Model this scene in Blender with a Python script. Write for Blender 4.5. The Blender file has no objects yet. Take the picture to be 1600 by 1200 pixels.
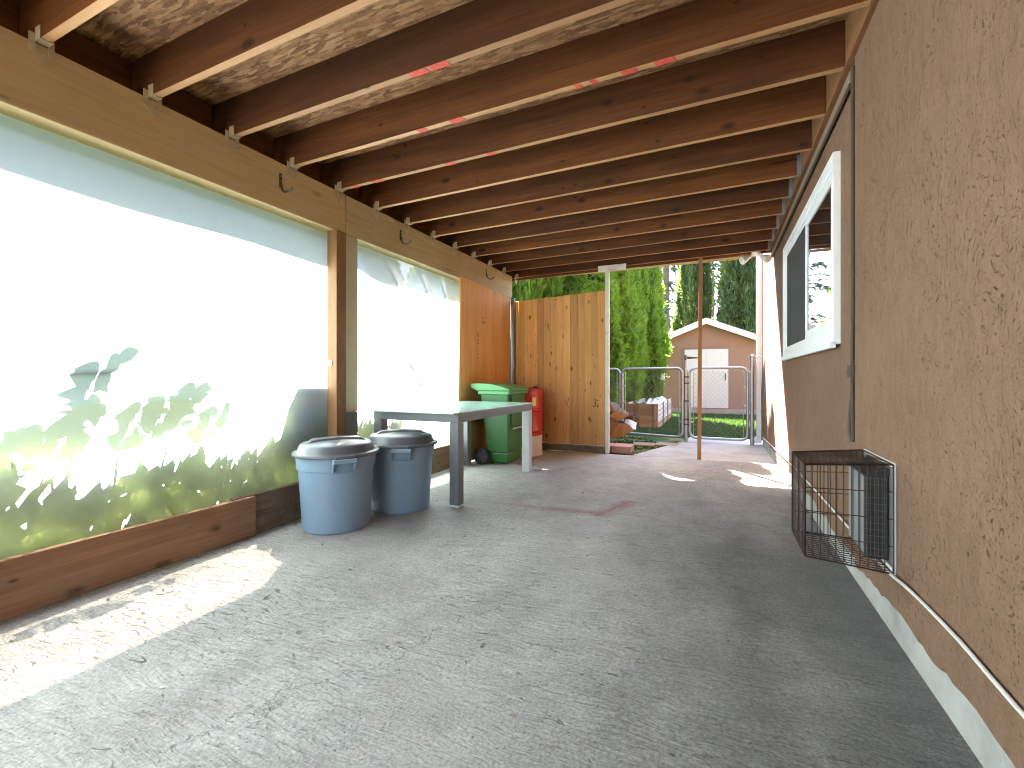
import bpy, bmesh, math, random
import numpy as np
from mathutils import Vector, Matrix

R = math.radians
C = bpy.context.scene.collection
scene = bpy.context.scene
rng = random.Random(7)

# ------------------------------------------------------------------ camera, light, exposure
cam_data = bpy.data.cameras.new('camera')
cam = bpy.data.objects.new('camera', cam_data)
C.objects.link(cam)
cam.location = (0, 0, 1.0)
cam.rotation_euler = (R(90), 0, R(24.3))
cam_data.lens = 16.0
cam_data.sensor_width = 36.0
cam_data.sensor_fit = 'HORIZONTAL'
cam_data.shift_y = -10 / 1600
cam_data.clip_start = 0.02
cam_data.clip_end = 2000
scene.camera = cam

SUN = Vector((0.43, -0.63, -1.0)).normalized()         # the way the light travels
sun_el = math.asin(-SUN.z)
sun_rot = math.atan2(-SUN.x, -SUN.y)
world = bpy.data.worlds.new('World')
scene.world = world
world.use_nodes = True
wn = world.node_tree
sky = wn.nodes.new('ShaderNodeTexSky')
sky.sky_type = 'NISHITA'
sky.sun_disc = False
sky.sun_elevation = sun_el
sky.sun_rotation = sun_rot
sky.air_density = 1.0
sky.dust_density = 1.5
wn.nodes['Background'].inputs['Strength'].default_value = 0.055
wn.links.new(sky.outputs[0], wn.nodes['Background'].inputs['Color'])

sl = bpy.data.lights.new('sun', 'SUN')
sl.energy = 5.0
sl.angle = R(0.5)
sl.color = (1.0, 0.95, 0.87)
so = bpy.data.objects.new('sun', sl)
C.objects.link(so)
so.location = (-4, 6, 12)
so.rotation_euler = SUN.to_track_quat('-Z', 'Y').to_euler()

vs = scene.view_settings
vs.view_transform = 'Standard'
vs.look = 'None'
vs.gamma = 1
vs.use_curve_mapping = False
vs.exposure = 4.95
scene.render.engine = 'CYCLES'
cy = scene.cycles
cy.use_denoising = True
cy.filter_width = 1.05
cy.max_bounces = 10
cy.diffuse_bounces = 6
cy.glossy_bounces = 4
cy.transmission_bounces = 8
cy.transparent_max_bounces = 16
cy.sample_clamp_indirect = 8
cy.caustics_reflective = False

# ------------------------------------------------------------------ materials
class NT:
    def __init__(s, name):
        s.m = bpy.data.materials.new(name)
        s.m.use_nodes = True
        s.t = s.m.node_tree
        s.b = s.t.nodes['Principled BSDF']
        s.out = s.t.nodes['Material Output']
    def n(s, typ, **kw):
        nd = s.t.nodes.new(typ)
        for k, v in kw.items(): setattr(nd, k, v)
        return nd
    def l(s, a, b): s.t.links.new(a, b)
    def setv(s, sock, v):
        if hasattr(v, 'is_output'): s.l(v, sock)
        elif v is not None: sock.default_value = v
    def obj(s, rand=0.0):
        tc = s.n('ShaderNodeTexCoord')
        o = tc.outputs['Object']
        if rand:
            oi = s.n('ShaderNodeObjectInfo')
            mul = s.math('MULTIPLY', oi.outputs['Random'], rand)
            a = s.n('ShaderNodeVectorMath', operation='ADD')
            s.l(o, a.inputs[0]); s.l(mul, a.inputs[1])
            o = a.outputs[0]
        return o
    def map(s, v, scale=(1, 1, 1), rot=(0, 0, 0), loc=(0, 0, 0)):
        m = s.n('ShaderNodeMapping')
        s.l(v, m.inputs[0])
        m.inputs['Scale'].default_value = scale
        m.inputs['Rotation'].default_value = rot
        m.inputs['Location'].default_value = loc
        return m.outputs[0]
    def noise(s, v, scale, detail=4, rough=0.55, dist=0.0):
        k = s.n('ShaderNodeTexNoise')
        s.l(v, k.inputs['Vector'])
        k.inputs['Scale'].default_value = scale
        k.inputs['Detail'].default_value = detail
        k.inputs['Roughness'].default_value = rough
        k.inputs['Distortion'].default_value = dist
        return k.outputs['Fac']
    def voro(s, v, scale, feature='F1', out='Distance', rand=1.0):
        k = s.n('ShaderNodeTexVoronoi', feature=feature)
        s.l(v, k.inputs['Vector'])
        k.inputs['Scale'].default_value = scale
        k.inputs['Randomness'].default_value = rand
        return k.outputs[out]
    def ramp(s, f, stops, interp='LINEAR'):
        r = s.n('ShaderNodeValToRGB')
        r.color_ramp.interpolation = interp
        e = r.color_ramp.elements
        while len(e) < len(stops): e.new(0.5)
        for i, (p, c) in enumerate(stops):
            e[i].position = p
            e[i].color = tuple(c) + (1,) if hasattr(c, '__len__') else (c, c, c, 1)
        s.l(f, r.inputs[0])
        return r.outputs[0]
    def math(s, op, a, b=None, clamp=False):
        m = s.n('ShaderNodeMath', operation=op)
        m.use_clamp = clamp
        s.setv(m.inputs[0], a)
        if b is not None: s.setv(m.inputs[1], b)
        return m.outputs[0]
    def mix(s, f, a, b, blend='MIX'):
        m = s.n('ShaderNodeMix', data_type='RGBA', blend_type=blend)
        s.setv(m.inputs[0], f)
        for i, v in ((6, a), (7, b)):
            if hasattr(v, 'is_output'): s.l(v, m.inputs[i])
            else: m.inputs[i].default_value = tuple(v) + (1,) if len(v) == 3 else v
        return m.outputs[2]
    def sep(s, v):
        k = s.n('ShaderNodeSeparateXYZ'); s.l(v, k.inputs[0]); return k.outputs
    def bump(s, h, strength=0.3, dist=0.01, normal=None):
        k = s.n('ShaderNodeBump')
        s.l(h, k.inputs['Height'])
        k.inputs['Strength'].default_value = strength
        k.inputs['Distance'].default_value = dist
        if normal is not None: s.l(normal, k.inputs['Normal'])
        return k.outputs[0]
    def fin(s, color=None, rough=None, normal=None, metal=None, spec=None):
        if color is not None:
            if hasattr(color, 'is_output'): s.l(color, s.b.inputs['Base Color'])
            else: s.b.inputs['Base Color'].default_value = tuple(color) + (1,)
        if rough is not None: s.setv(s.b.inputs['Roughness'], rough)
        if metal is not None: s.b.inputs['Metallic'].default_value = metal
        if spec is not None: s.b.inputs['Specular IOR Level'].default_value = spec
        if normal is not None: s.l(normal, s.b.inputs['Normal'])
        return s.m

def wood(name, light, mid, dark, axis, knots=0.5, rough=0.7, weather=None, vary=0.25, bump=0.25, gscale=1.0):
    t = NT(name)
    o = t.obj(37.0)
    long_, cross = 0.7 * gscale, 9.0 * gscale
    sc = [cross] * 3; sc[axis] = long_
    g = t.noise(t.map(o, sc), 2.0, 7, 0.62, 0.6)
    sc2 = [70.0 * gscale] * 3; sc2[axis] = 1.6
    fine = t.noise(t.map(o, sc2), 1.5, 3, 0.6)
    col = t.ramp(g, [(0.28, dark), (0.5, mid), (0.72, light)])
    col = t.mix(0.35, col, t.ramp(fine, [(0.3, dark), (0.7, light)]), 'MIX')
    big = t.noise(o, 1.3, 3)
    col = t.mix(t.ramp(big, [(0.35, 0.0), (0.75, 0.45)]), col, dark)
    if knots:
        kc = [5.0 * gscale] * 3; kc[axis] = 2.6 * gscale
        kn = t.voro(t.map(o, kc), 1.0)
        col = t.mix(t.ramp(kn, [(0.06, knots), (0.15, 0.0)]), col, [c * 0.22 for c in dark])
        kc = [15.0 * gscale] * 3; kc[axis] = 7.0 * gscale
        k2 = t.voro(t.map(o, kc, loc=(3, 5, 7)), 1.0)
        col = t.mix(t.math('MULTIPLY', t.ramp(k2, [(0.08, knots), (0.16, 0.0)]), t.ramp(t.noise(t.map(o, loc=(9, 1, 4)), 3.0, 2), [(0.52, 0.0), (0.58, 1.0)])), col, [c * 0.3 for c in dark])
        ck = [26.0] * 3; ck[axis] = 0.9
        chk = t.noise(t.map(o, ck, loc=(1, 6, 2)), 1.0, 3, 0.5)
        col = t.mix(t.ramp(chk, [(0.24, 0.8), (0.28, 0.0)]), col, [c * 0.3 for c in dark])
    if weather is not None:
        w = t.noise(o, 4.0, 5, 0.7)
        col = t.mix(t.ramp(w, [(0.5, 0.0), (0.68, 0.75)]), col, weather)
    oi = t.n('ShaderNodeObjectInfo')
    v = t.ramp(oi.outputs['Random'], [(0.0, 1.0 - vary), (1.0, 1.0 + vary * 0.5)])
    col = t.mix(1.0, col, v, 'MULTIPLY')
    h = t.math('ADD', t.math('MULTIPLY', fine, 0.7), g)
    return t.fin(col, rough, t.bump(h, bump, 0.004), spec=0.3)

def flat(name, col, rough=0.5, metal=0.0, wear=None, nscale=8.0, amount=0.15, bump=0.0, spec=0.5):
    t = NT(name)
    o = t.obj(11.0)
    nz = t.noise(o, nscale, 5, 0.65)
    d = [c * (1 - amount) for c in col]; l = [min(1, c * (1 + amount)) for c in col]
    c = t.ramp(nz, [(0.3, d), (0.7, l)])
    if wear is not None:
        w = t.noise(o, nscale * 2.3, 6, 0.75)
        c = t.mix(t.ramp(w, [(0.6, 0.0), (0.7, 0.8)]), c, wear)
    r = t.math('ADD', t.math('MULTIPLY', nz, 0.25), rough - 0.12)
    return t.fin(c, r, t.bump(t.noise(o, nscale * 20, 3), bump, 0.002) if bump else None, metal, spec)

M = {}
M['joist'] = wood('joist_wood', (0.175, 0.060, 0.012), (0.112, 0.035, 0.0062), (0.05, 0.016, 0.003), 0, 0.85, vary=0.4)
M['joist_underside_lit'] = wood('bounce_lit_joist_underside', (0.52, 0.30, 0.145), (0.43, 0.225, 0.098), (0.28, 0.135, 0.055), 0, 0.7, vary=0.25)  # joist undersides: floor bounce light put into a paler wood colour
M['ledger'] = wood('ledger_wood', (0.36, 0.16, 0.06), (0.26, 0.11, 0.04), (0.14, 0.06, 0.025), 1, 0.6)
M['beam'] = wood('painted_beam', (0.62, 0.48, 0.25), (0.57, 0.43, 0.215), (0.44, 0.32, 0.15), 1, 0.5, vary=0.1, bump=0.35, weather=None)
M['beam_end'] = wood('weathered_beam', (0.56, 0.44, 0.25), (0.49, 0.38, 0.205), (0.32, 0.235, 0.12), 1, 0.3, vary=0.1, bump=0.5)
M['post'] = wood('post_wood', (0.33, 0.185, 0.085), (0.26, 0.135, 0.058), (0.17, 0.085, 0.036), 2, 0.6)
M['board'] = wood('skirting_wood', (0.4, 0.235, 0.13), (0.3, 0.155, 0.078), (0.17, 0.085, 0.042), 1, 0.7, weather=(0.24, 0.155, 0.10), bump=0.6)
M['board_dark'] = wood('weathered_skirting_wood', (0.27, 0.19, 0.125), (0.18, 0.115, 0.07), (0.09, 0.058, 0.038), 1, 0.7, weather=(0.28, 0.22, 0.17), bump=0.6)
M['offcut'] = wood('offcut_wood', (0.62, 0.46, 0.28), (0.52, 0.37, 0.21), (0.36, 0.24, 0.13), 1, 0.8)
M['cedar'] = wood('cedar_plank_wood', (0.86, 0.50, 0.185), (0.78, 0.41, 0.135), (0.58, 0.26, 0.075), 2, 0.95, vary=0.32, gscale=1.35)
M['ply'] = wood('plywood_wood', (0.82, 0.47, 0.18), (0.75, 0.39, 0.13), (0.55, 0.25, 0.07), 2, 0.35, vary=0.05, gscale=0.45)
M['pole'] = wood('pole_wood', (0.36, 0.19, 0.08), (0.26, 0.125, 0.05), (0.14, 0.065, 0.028), 2, 0.7)
M['bed'] = wood('raised_bed_wood', (0.46, 0.29, 0.155), (0.34, 0.195, 0.095), (0.2, 0.11, 0.052), 0, 0.6, weather=(0.36, 0.29, 0.22))
M['bed_grey'] = wood('pale_bed_wood', (0.66, 0.64, 0.6), (0.52, 0.49, 0.45), (0.33, 0.29, 0.25), 1, 0.3)
M['log'] = wood('split_log_wood', (0.55, 0.33, 0.15), (0.38, 0.2, 0.085), (0.17, 0.085, 0.036), 0, 0.5, bump=0.8)
M['bark'] = wood('log_bark', (0.17, 0.11, 0.07), (0.11, 0.07, 0.043), (0.05, 0.032, 0.02), 0, 0.0, bump=1.0)
M['log_end'] = wood('cut_log_end', (0.66, 0.40, 0.18), (0.5, 0.27, 0.11), (0.27, 0.13, 0.055), 2, 0.4)
M['white_paint'] = flat('white_paint', (0.78, 0.77, 0.74), 0.5, wear=(0.5, 0.46, 0.4), amount=0.06)
M['old_white'] = flat('worn_white_paint', (0.62, 0.6, 0.56), 0.6, wear=(0.36, 0.27, 0.19), amount=0.12, nscale=5)
M['beige_paint'] = flat('beige_paint', (0.46, 0.39, 0.26), 0.6, amount=0.08, nscale=4)
M['grey_paint'] = flat('grey_paint', (0.17, 0.17, 0.16), 0.55, amount=0.1)
M['vinyl'] = flat('white_vinyl', (0.8, 0.8, 0.8), 0.35, amount=0.03)
M['metal_dark'] = flat('dark_iron', (0.09, 0.075, 0.065), 0.55, 0.7, amount=0.3)
M['galv'] = flat('galvanised_steel', (0.38, 0.39, 0.40), 0.48, 0.85, amount=0.15, nscale=14)
M['dull_steel'] = flat('dull_steel', (0.2, 0.2, 0.2), 0.6, 0.4, amount=0.2)
M['hanger_paint'] = flat('painted_hanger', (0.43, 0.35, 0.22), 0.5, 0.1, wear=(0.5, 0.5, 0.5), amount=0.15, nscale=25)
M['rust_wire'] = flat('rusty_wire', (0.055, 0.03, 0.022), 0.7, 0.3, amount=0.4)
M['can_body'] = flat('blue_grey_plastic', (0.20, 0.285, 0.37), 0.40, amount=0.07, nscale=3, bump=0.12)
M['can_lid'] = flat('charcoal_plastic', (0.10, 0.104, 0.112), 0.36, amount=0.1, nscale=4)
M['black'] = flat('black_plastic', (0.018, 0.018, 0.018), 0.5, amount=0.2)
M['bin_green'] = flat('green_plastic', (0.035, 0.14, 0.032), 0.42, amount=0.12, nscale=3, bump=0.12)
M['bin_lid'] = flat('light_green_plastic', (0.075, 0.26, 0.085), 0.38, amount=0.1, nscale=3, bump=0.12)
M['hub'] = flat('grey_wheel_plastic', (0.06, 0.058, 0.055), 0.55, amount=0.2)
M['drum_red'] = flat('red_drum_paint', (0.45, 0.022, 0.014), 0.32, wear=(0.22, 0.02, 0.012), amount=0.12, nscale=4)
M['drum_white'] = flat('worn_drum_band', (0.62, 0.55, 0.51), 0.55, wear=(0.36, 0.06, 0.04), amount=0.12, nscale=6)
M['yellow'] = flat('yellow_label', (0.75, 0.55, 0.14), 0.5, amount=0.08)
M['table_frame'] = flat('dark_grey_table_paint', (0.115, 0.118, 0.122), 0.42, wear=None, amount=0.1)
M['table_leg_light'] = flat('light_grey_table_paint', (0.5, 0.5, 0.49), 0.45, amount=0.06)
M['paver'] = flat('red_concrete', (0.40, 0.215, 0.16), 0.85, amount=0.18, nscale=10, bump=0.5)
M['step'] = flat('brown_paving', (0.27, 0.2, 0.14), 0.9, amount=0.3, nscale=5, bump=0.5)
M['cable'] = flat('white_cable', (0.62, 0.59, 0.53), 0.5, amount=0.1)
M['conduit'] = flat('brown_conduit_paint', (0.062, 0.036, 0.022), 0.7, amount=0.15)
M['trim_brown'] = flat('brown_trim_paint', (0.21, 0.145, 0.10), 0.6, amount=0.12)
M['shed_wall'] = flat('shed_stucco', (0.275, 0.17, 0.132), 0.85, amount=0.06, nscale=3, bump=0.4)
M['shed_door'] = flat('shed_door_paint', (0.60, 0.61, 0.63), 0.5, amount=0.03)
M['block'] = flat('grey_block', (0.33, 0.31, 0.29), 0.9, amount=0.2, bump=0.5)
M['shingle'] = flat('roof_shingle', (0.11, 0.10, 0.095), 0.9, amount=0.3, nscale=20, bump=0.5)
M['pale_vent'] = flat('pale_vent_metal', (0.22, 0.225, 0.22), 0.45, 0.2, amount=0.1)
M['red_mark'] = flat('red_lumber_crayon', (0.50, 0.05, 0.03), 0.75, wear=(0.52, 0.25, 0.14), amount=0.25, nscale=30)
M['ink'] = flat('black_ink', (0.035, 0.025, 0.02), 0.7, amount=0.2)
M['bag'] = flat('grey_plastic_bag', (0.62, 0.66, 0.72), 0.35, amount=0.12, nscale=12)
M['lamp_glass'] = flat('frosted_lamp', (0.72, 0.7, 0.66), 0.3, amount=0.04)
M['soil'] = flat('garden_soil', (0.13, 0.09, 0.06), 0.95, amount=0.5, nscale=10, bump=0.8)
M['screen'] = flat('insect_screen', (0.035, 0.035, 0.037), 0.75, amount=0.15, nscale=3)

def mat_floor():
    t = NT('broomed_concrete')
    tc = t.n('ShaderNodeTexCoord'); o = tc.outputs['Object']
    x, y, z = t.sep(o)
    big = t.noise(o, 0.9, 6, 0.65, 0.5)
    mid = t.noise(o, 5.0, 6, 0.7)
    col = t.ramp(big, [(0.3, (0.41, 0.378, 0.342)), (0.5, (0.54, 0.502, 0.458)), (0.72, (0.635, 0.593, 0.545))])
    col = t.mix(0.45, col, t.ramp(mid, [(0.3, (0.315, 0.29, 0.26)), (0.7, (0.585, 0.55, 0.515))]))
    st = t.noise(t.map(o, loc=(3, 8, 0)), 1.6, 5, 0.7)
    col = t.mix(t.ramp(st, [(0.56, 0.0), (0.72, 0.4)]), col, (0.38, 0.29, 0.21))
    # wavy broom strokes across the slab
    warp = t.noise(o, 2.2, 3)
    wv = t.n('ShaderNodeVectorMath', operation='MULTIPLY_ADD')
    t.l(t.noise(o, 2.5, 3), wv.inputs[0]); wv.inputs[1].default_value = (0.0, 0.12, 0); t.l(o, wv.inputs[2])
    br = t.noise(t.map(wv.outputs[0], (5.5, 85.0, 1), rot=(0, 0, 0.10)), 1.0, 5, 0.7)
    pit = t.noise(t.map(wv.outputs[0], (19.0, 62.0, 1), rot=(0, 0, 0.12)), 1.0, 4, 0.6, 0.8)
    area = t.ramp(t.noise(o, 1.4, 3), [(0.36, 0.25), (0.62, 1.0)])
    pitm = t.math('MULTIPLY', t.ramp(pit, [(0.30, 1.0), (0.40, 0.0)]), area)
    chip = t.ramp(t.noise(t.map(o, (11, 26, 1)), 1.0, 2, 0.5, 1.2), [(0.25, 1.0), (0.29, 0.0)])
    col = t.mix(t.math('MULTIPLY', pitm, 0.55), col, (0.13, 0.12, 0.11))
    col = t.mix(t.math('MULTIPLY', chip, 0.65), col, (0.10, 0.085, 0.07))
    sp = t.ramp(t.noise(t.map(o, (7, 16, 1), loc=(5, 1, 0)), 1.0, 4, 0.75), [(0.64, 0.0), (0.72, 0.5)])
    col = t.mix(sp, col, (0.60, 0.585, 0.56))
    # hairline crack
    cr = t.math('ABSOLUTE', t.math('SUBTRACT', t.math('ADD', x, t.math('MULTIPLY', t.math('SUBTRACT', t.noise(o, 3.2, 6, 0.7), 0.5), 0.55)),
                                   t.math('ADD', t.math('MULTIPLY', y, 0.42), -1.66)))
    crm = t.ramp(cr, [(0.0, 1.0), (0.006, 0.0)])
    cym = t.math('MULTIPLY', crm, t.math('LESS_THAN', y, 2.2))
    col = t.mix(t.math('MULTIPLY', cym, 0.75), col, (0.09, 0.08, 0.07))
    # grit swept up against the foundation, shade painted toward the wall, a few drips
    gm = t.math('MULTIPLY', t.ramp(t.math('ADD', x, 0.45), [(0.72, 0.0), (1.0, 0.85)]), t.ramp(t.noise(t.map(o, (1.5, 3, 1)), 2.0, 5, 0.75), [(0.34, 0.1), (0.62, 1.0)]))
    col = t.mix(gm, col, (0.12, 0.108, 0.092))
    wall_shade = t.math('MULTIPLY', t.ramp(t.math('ADD', x, 0.9), [(0.25, 0.0), (1.0, 1.0)]), t.ramp(t.noise(t.map(o, (1.0, 0.7, 1), loc=(4, 4, 0)), 1.6, 5, 0.7), [(0.3, 0.35), (0.6, 0.88)]))
    col = t.mix(wall_shade, col, (0.16, 0.152, 0.14))
    dr = t.ramp(t.noise(t.map(o, (2.6, 3.1, 1), loc=(9, 4, 0)), 1.0, 3, 0.5, 0.6), [(0.70, 0.0), (0.74, 0.45)])
    col = t.mix(dr, col, (0.2, 0.185, 0.165))
    # sprayed red line
    jag = t.math('MULTIPLY', t.math('SUBTRACT', t.noise(o, 6.0, 5, 0.75), 0.5), 0.10)
    d1 = t.math('ABSOLUTE', t.math('ADD', t.math('SUBTRACT', t.math('SUBTRACT', y, 3.30), t.math('MULTIPLY', t.math('ADD', x, 1.7), 0.06)), jag))
    b1 = t.math('MULTIPLY', t.ramp(d1, [(0.0, 1.0), (0.075, 0.0)]), t.math('MULTIPLY', t.math('GREATER_THAN', x, -1.72), t.math('LESS_THAN', x, -0.80)))
    b1 = t.math('MULTIPLY', b1, t.ramp(t.math('ADD', t.math('MULTIPLY', x, 1.0), 1.75), [(0.0, 0.15), (0.95, 0.85)]))
    d2 = t.math('ABSOLUTE', t.math('ADD', t.math('SUBTRACT', t.math('ADD', x, 0.81), t.math('MULTIPLY', t.math('SUBTRACT', y, 3.3), 0.35)), jag))
    b2 = t.math('MULTIPLY', t.ramp(d2, [(0.0, 0.8), (0.11, 0.0)]), t.math('MULTIPLY', t.math('GREATER_THAN', y, 3.28), t.math('LESS_THAN', y, 3.8)))
    spray = t.math('MULTIPLY', t.math('MAXIMUM', b1, b2), t.ramp(t.noise(o, 16, 4, 0.7), [(0.25, 0.35), (0.6, 1.0)]))
    col = t.mix(spray, col, (0.36, 0.07, 0.09))
    gr = t.noise(o, 95, 3, 0.7)
    brm = t.ramp(br, [(0.30, (0.62, 0.61, 0.59)), (0.5, (0.97, 0.97, 0.97)), (0.72, (1.28, 1.28, 1.27))])
    col = t.mix(t.math('ADD', t.math('MULTIPLY', area, 0.6), 0.25), col, t.mix(1.0, col, brm, 'MULTIPLY'))
    col = t.mix(1.0, col, t.ramp(gr, [(0.28, 0.62), (0.72, 1.38)]), 'MULTIPLY')
    vp = t.voro(t.map(wv.outputs[0], (1, 1.6, 1)), 46.0)
    vq = t.math('MULTIPLY', t.ramp(vp, [(0.10, 1.0), (0.22, 0.0)]), t.ramp(t.noise(o, 7.0, 3), [(0.46, 0.0), (0.58, 0.9)]))
    col = t.mix(vq, col, (0.085, 0.08, 0.072))
    damp = t.ramp(t.noise(t.map(o, (0.9, 0.5, 1), loc=(7, 2, 0)), 1.0, 4, 0.6), [(0.38, 0.80), (0.62, 1.08)])
    col = t.mix(1.0, col, damp, 'MULTIPLY')
    h = t.math('SUBTRACT', t.math('ADD', t.math('ADD', t.math('MULTIPLY', br, 0.8), t.math('MULTIPLY', gr, 0.35)), t.math('MULTIPLY', mid, 0.3)),
               t.math('ADD', t.math('MULTIPLY', pitm, 0.7), t.math('MULTIPLY', chip, 0.9)))
    rough = t.ramp(big, [(0.3, 0.48), (0.7, 0.72)])
    return t.fin(col, rough, t.bump(h, 1.0, 0.022), spec=0.45)
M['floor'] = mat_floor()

def mat_path():
    t = NT('path_concrete')
    o = t.obj()
    a = t.noise(o, 1.8, 6, 0.7)
    col = t.ramp(a, [(0.3, (0.25, 0.235, 0.21)), (0.7, (0.42, 0.40, 0.375))])
    return t.fin(col, 0.85, t.bump(t.noise(o, 60, 4), 0.4, 0.004))
M['path'] = mat_path()

def mat_stucco():
    t = NT('brown_stucco')
    o = t.obj()
    w = t.n('ShaderNodeVectorMath', operation='MULTIPLY_ADD')
    k = t.n('ShaderNodeTexNoise'); t.l(o, k.inputs['Vector']); k.inputs['Scale'].default_value = 4.0; k.inputs['Detail'].default_value = 3
    t.l(k.outputs['Color'], w.inputs[0]); w.inputs[1].default_value = (0.18, 0.18, 0.18); t.l(o, w.inputs[2])
    v = w.outputs[0]
    area = t.ramp(t.noise(o, 2.1, 5, 0.65), [(0.40, 0.0), (0.60, 1.0)])
    s1 = t.noise(t.map(v, (1, 100, 48), rot=(0.35, 0, 0)), 1.0, 4, 0.62, 0.7)
    s2 = t.noise(t.map(v, (1, 60, 125), rot=(-0.6, 0, 0)), 1.0, 4, 0.6, 0.5)
    s3 = t.noise(t.map(v, (1, 50, 26), rot=(0.2, 0, 0), loc=(0, 3, 9)), 1.0, 4, 0.6, 0.9)
    p1 = t.math('MULTIPLY', t.ramp(s1, [(0.32, 1.0), (0.385, 0.0)]), t.math('ADD', t.math('MULTIPLY', area, 0.92), 0.08))
    p2 = t.math('MULTIPLY', t.ramp(s2, [(0.29, 1.0), (0.36, 0.0)]), area)
    p3 = t.math('MULTIPLY', t.ramp(s3, [(0.25, 1.0), (0.31, 0.0)]), area)
    pit = t.math('MAXIMUM', t.math('MAXIMUM', p1, p2), t.math('MULTIPLY', p3, 0.7))
    # thin trowel drag lines
    dl = t.voro(t.map(v, (1, 2.2, 1.3), rot=(0.5, 0, 0)), 1.0, 'DISTANCE_TO_EDGE')
    drag = t.math('MULTIPLY', t.ramp(dl, [(0.0, 0.7), (0.009, 0.0)]), t.ramp(t.noise(o, 5.0, 4), [(0.52, 0.0), (0.66, 0.5)]))
    pit = t.math('MAXIMUM', pit, drag)
    lump = t.noise(v, 11.0, 6, 0.62)
    smear = t.noise(t.map(v, (1, 26, 7), rot=(0.25, 0, 0)), 1.0, 4, 0.6)
    grain = t.noise(o, 150.0, 3, 0.6)
    big = t.noise(o, 1.2, 5, 0.6)
    col = t.ramp(big, [(0.3, (0.172, 0.096, 0.056)), (0.7, (0.212, 0.121, 0.072))])
    col = t.mix(1.0, col, t.ramp(smear, [(0.3, 0.90), (0.7, 1.10)]), 'MULTIPLY')
    col = t.mix(1.0, col, t.ramp(grain, [(0.3, 0.88), (0.7, 1.12)]), 'MULTIPLY')
    col = t.mix(t.math('MULTIPLY', pit, 0.85), col, (0.05, 0.033, 0.024))
    lt = t.ramp(t.noise(t.map(o, (1, 8, 3), loc=(0, 4, 2)), 3.0, 5, 0.8), [(0.68, 0.0), (0.76, 0.5)])
    col = t.mix(lt, col, (0.40, 0.285, 0.215))
    mo = t.ramp(t.noise(t.map(o, loc=(2, 5, 7)), 2.8, 6, 0.75), [(0.60, 0.0), (0.74, 0.35)])
    col = t.mix(mo, col, (0.15, 0.105, 0.08))
    h = t.math('SUBTRACT', t.math('ADD', t.math('ADD', t.math('MULTIPLY', lump, 0.7), t.math('MULTIPLY', smear, 0.5)), t.math('MULTIPLY', grain, 0.14)), t.math('MULTIPLY', pit, 0.55))
    return t.fin(col, 0.8, t.bump(h, 0.9, 0.016), spec=0.3)
M['stucco'] = mat_stucco()

def mat_found():
    t = NT('foundation_concrete')
    o = t.obj()
    a = t.noise(o, 3.5, 6, 0.7)
    col = t.ramp(a, [(0.3, (0.25, 0.238, 0.21)), (0.7, (0.46, 0.44, 0.395))])
    d = t.noise(t.map(o, loc=(1, 2, 3)), 9, 4)
    col = t.mix(t.ramp(d, [(0.66, 0.0), (0.72, 0.7)]), col, (0.12, 0.10, 0.08))
    return t.fin(col, 0.85, t.bump(a, 0.5, 0.006))
M['found'] = mat_found()

def mat_osb():
    t = NT('strand_board')
    o = t.obj(5.0)
    cols = []
    layers = []
    for i, (rot, sc) in enumerate(((0.25, (11, 62, 1)), (-0.45, (14, 75, 1)), (0.8, (12, 66, 1)))):
        v = t.map(o, sc, rot=(0, 0, rot), loc=(i * 3.3, i * 1.7, 0))
        k = t.n('ShaderNodeTexVoronoi', feature='F1', voronoi_dimensions='2D')
        t.l(v, k.inputs['Vector']); k.inputs['Scale'].default_value = 1.0
        s = t.n('ShaderNodeSeparateColor'); t.l(k.outputs['Color'], s.inputs[0])
        layers.append((s.outputs[0], s.outputs[1]))
    val = layers[0][0]
    for r, g in layers[1:]:
        val = t.math('ADD', t.math('MULTIPLY', val, t.math('LESS_THAN', g, 0.5)), t.math('MULTIPLY', r, t.math('GREATER_THAN', g, 0.5)))
    col = t.ramp(val, [(0.0, (0.10, 0.042, 0.016)), (0.35, (0.22, 0.095, 0.036)), (0.7, (0.34, 0.16, 0.064)), (1.0, (0.46, 0.26, 0.125))])
    f = t.noise(t.map(o, (60, 60, 1)), 1.0, 3)
    col = t.mix(0.25, col, t.ramp(f, [(0.3, (0.1, 0.045, 0.02)), (0.7, (0.42, 0.24, 0.12))]))
    return t.fin(col, 0.75, t.bump(val, 0.5, 0.005), spec=0.3)
M['osb'] = mat_osb()

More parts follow.
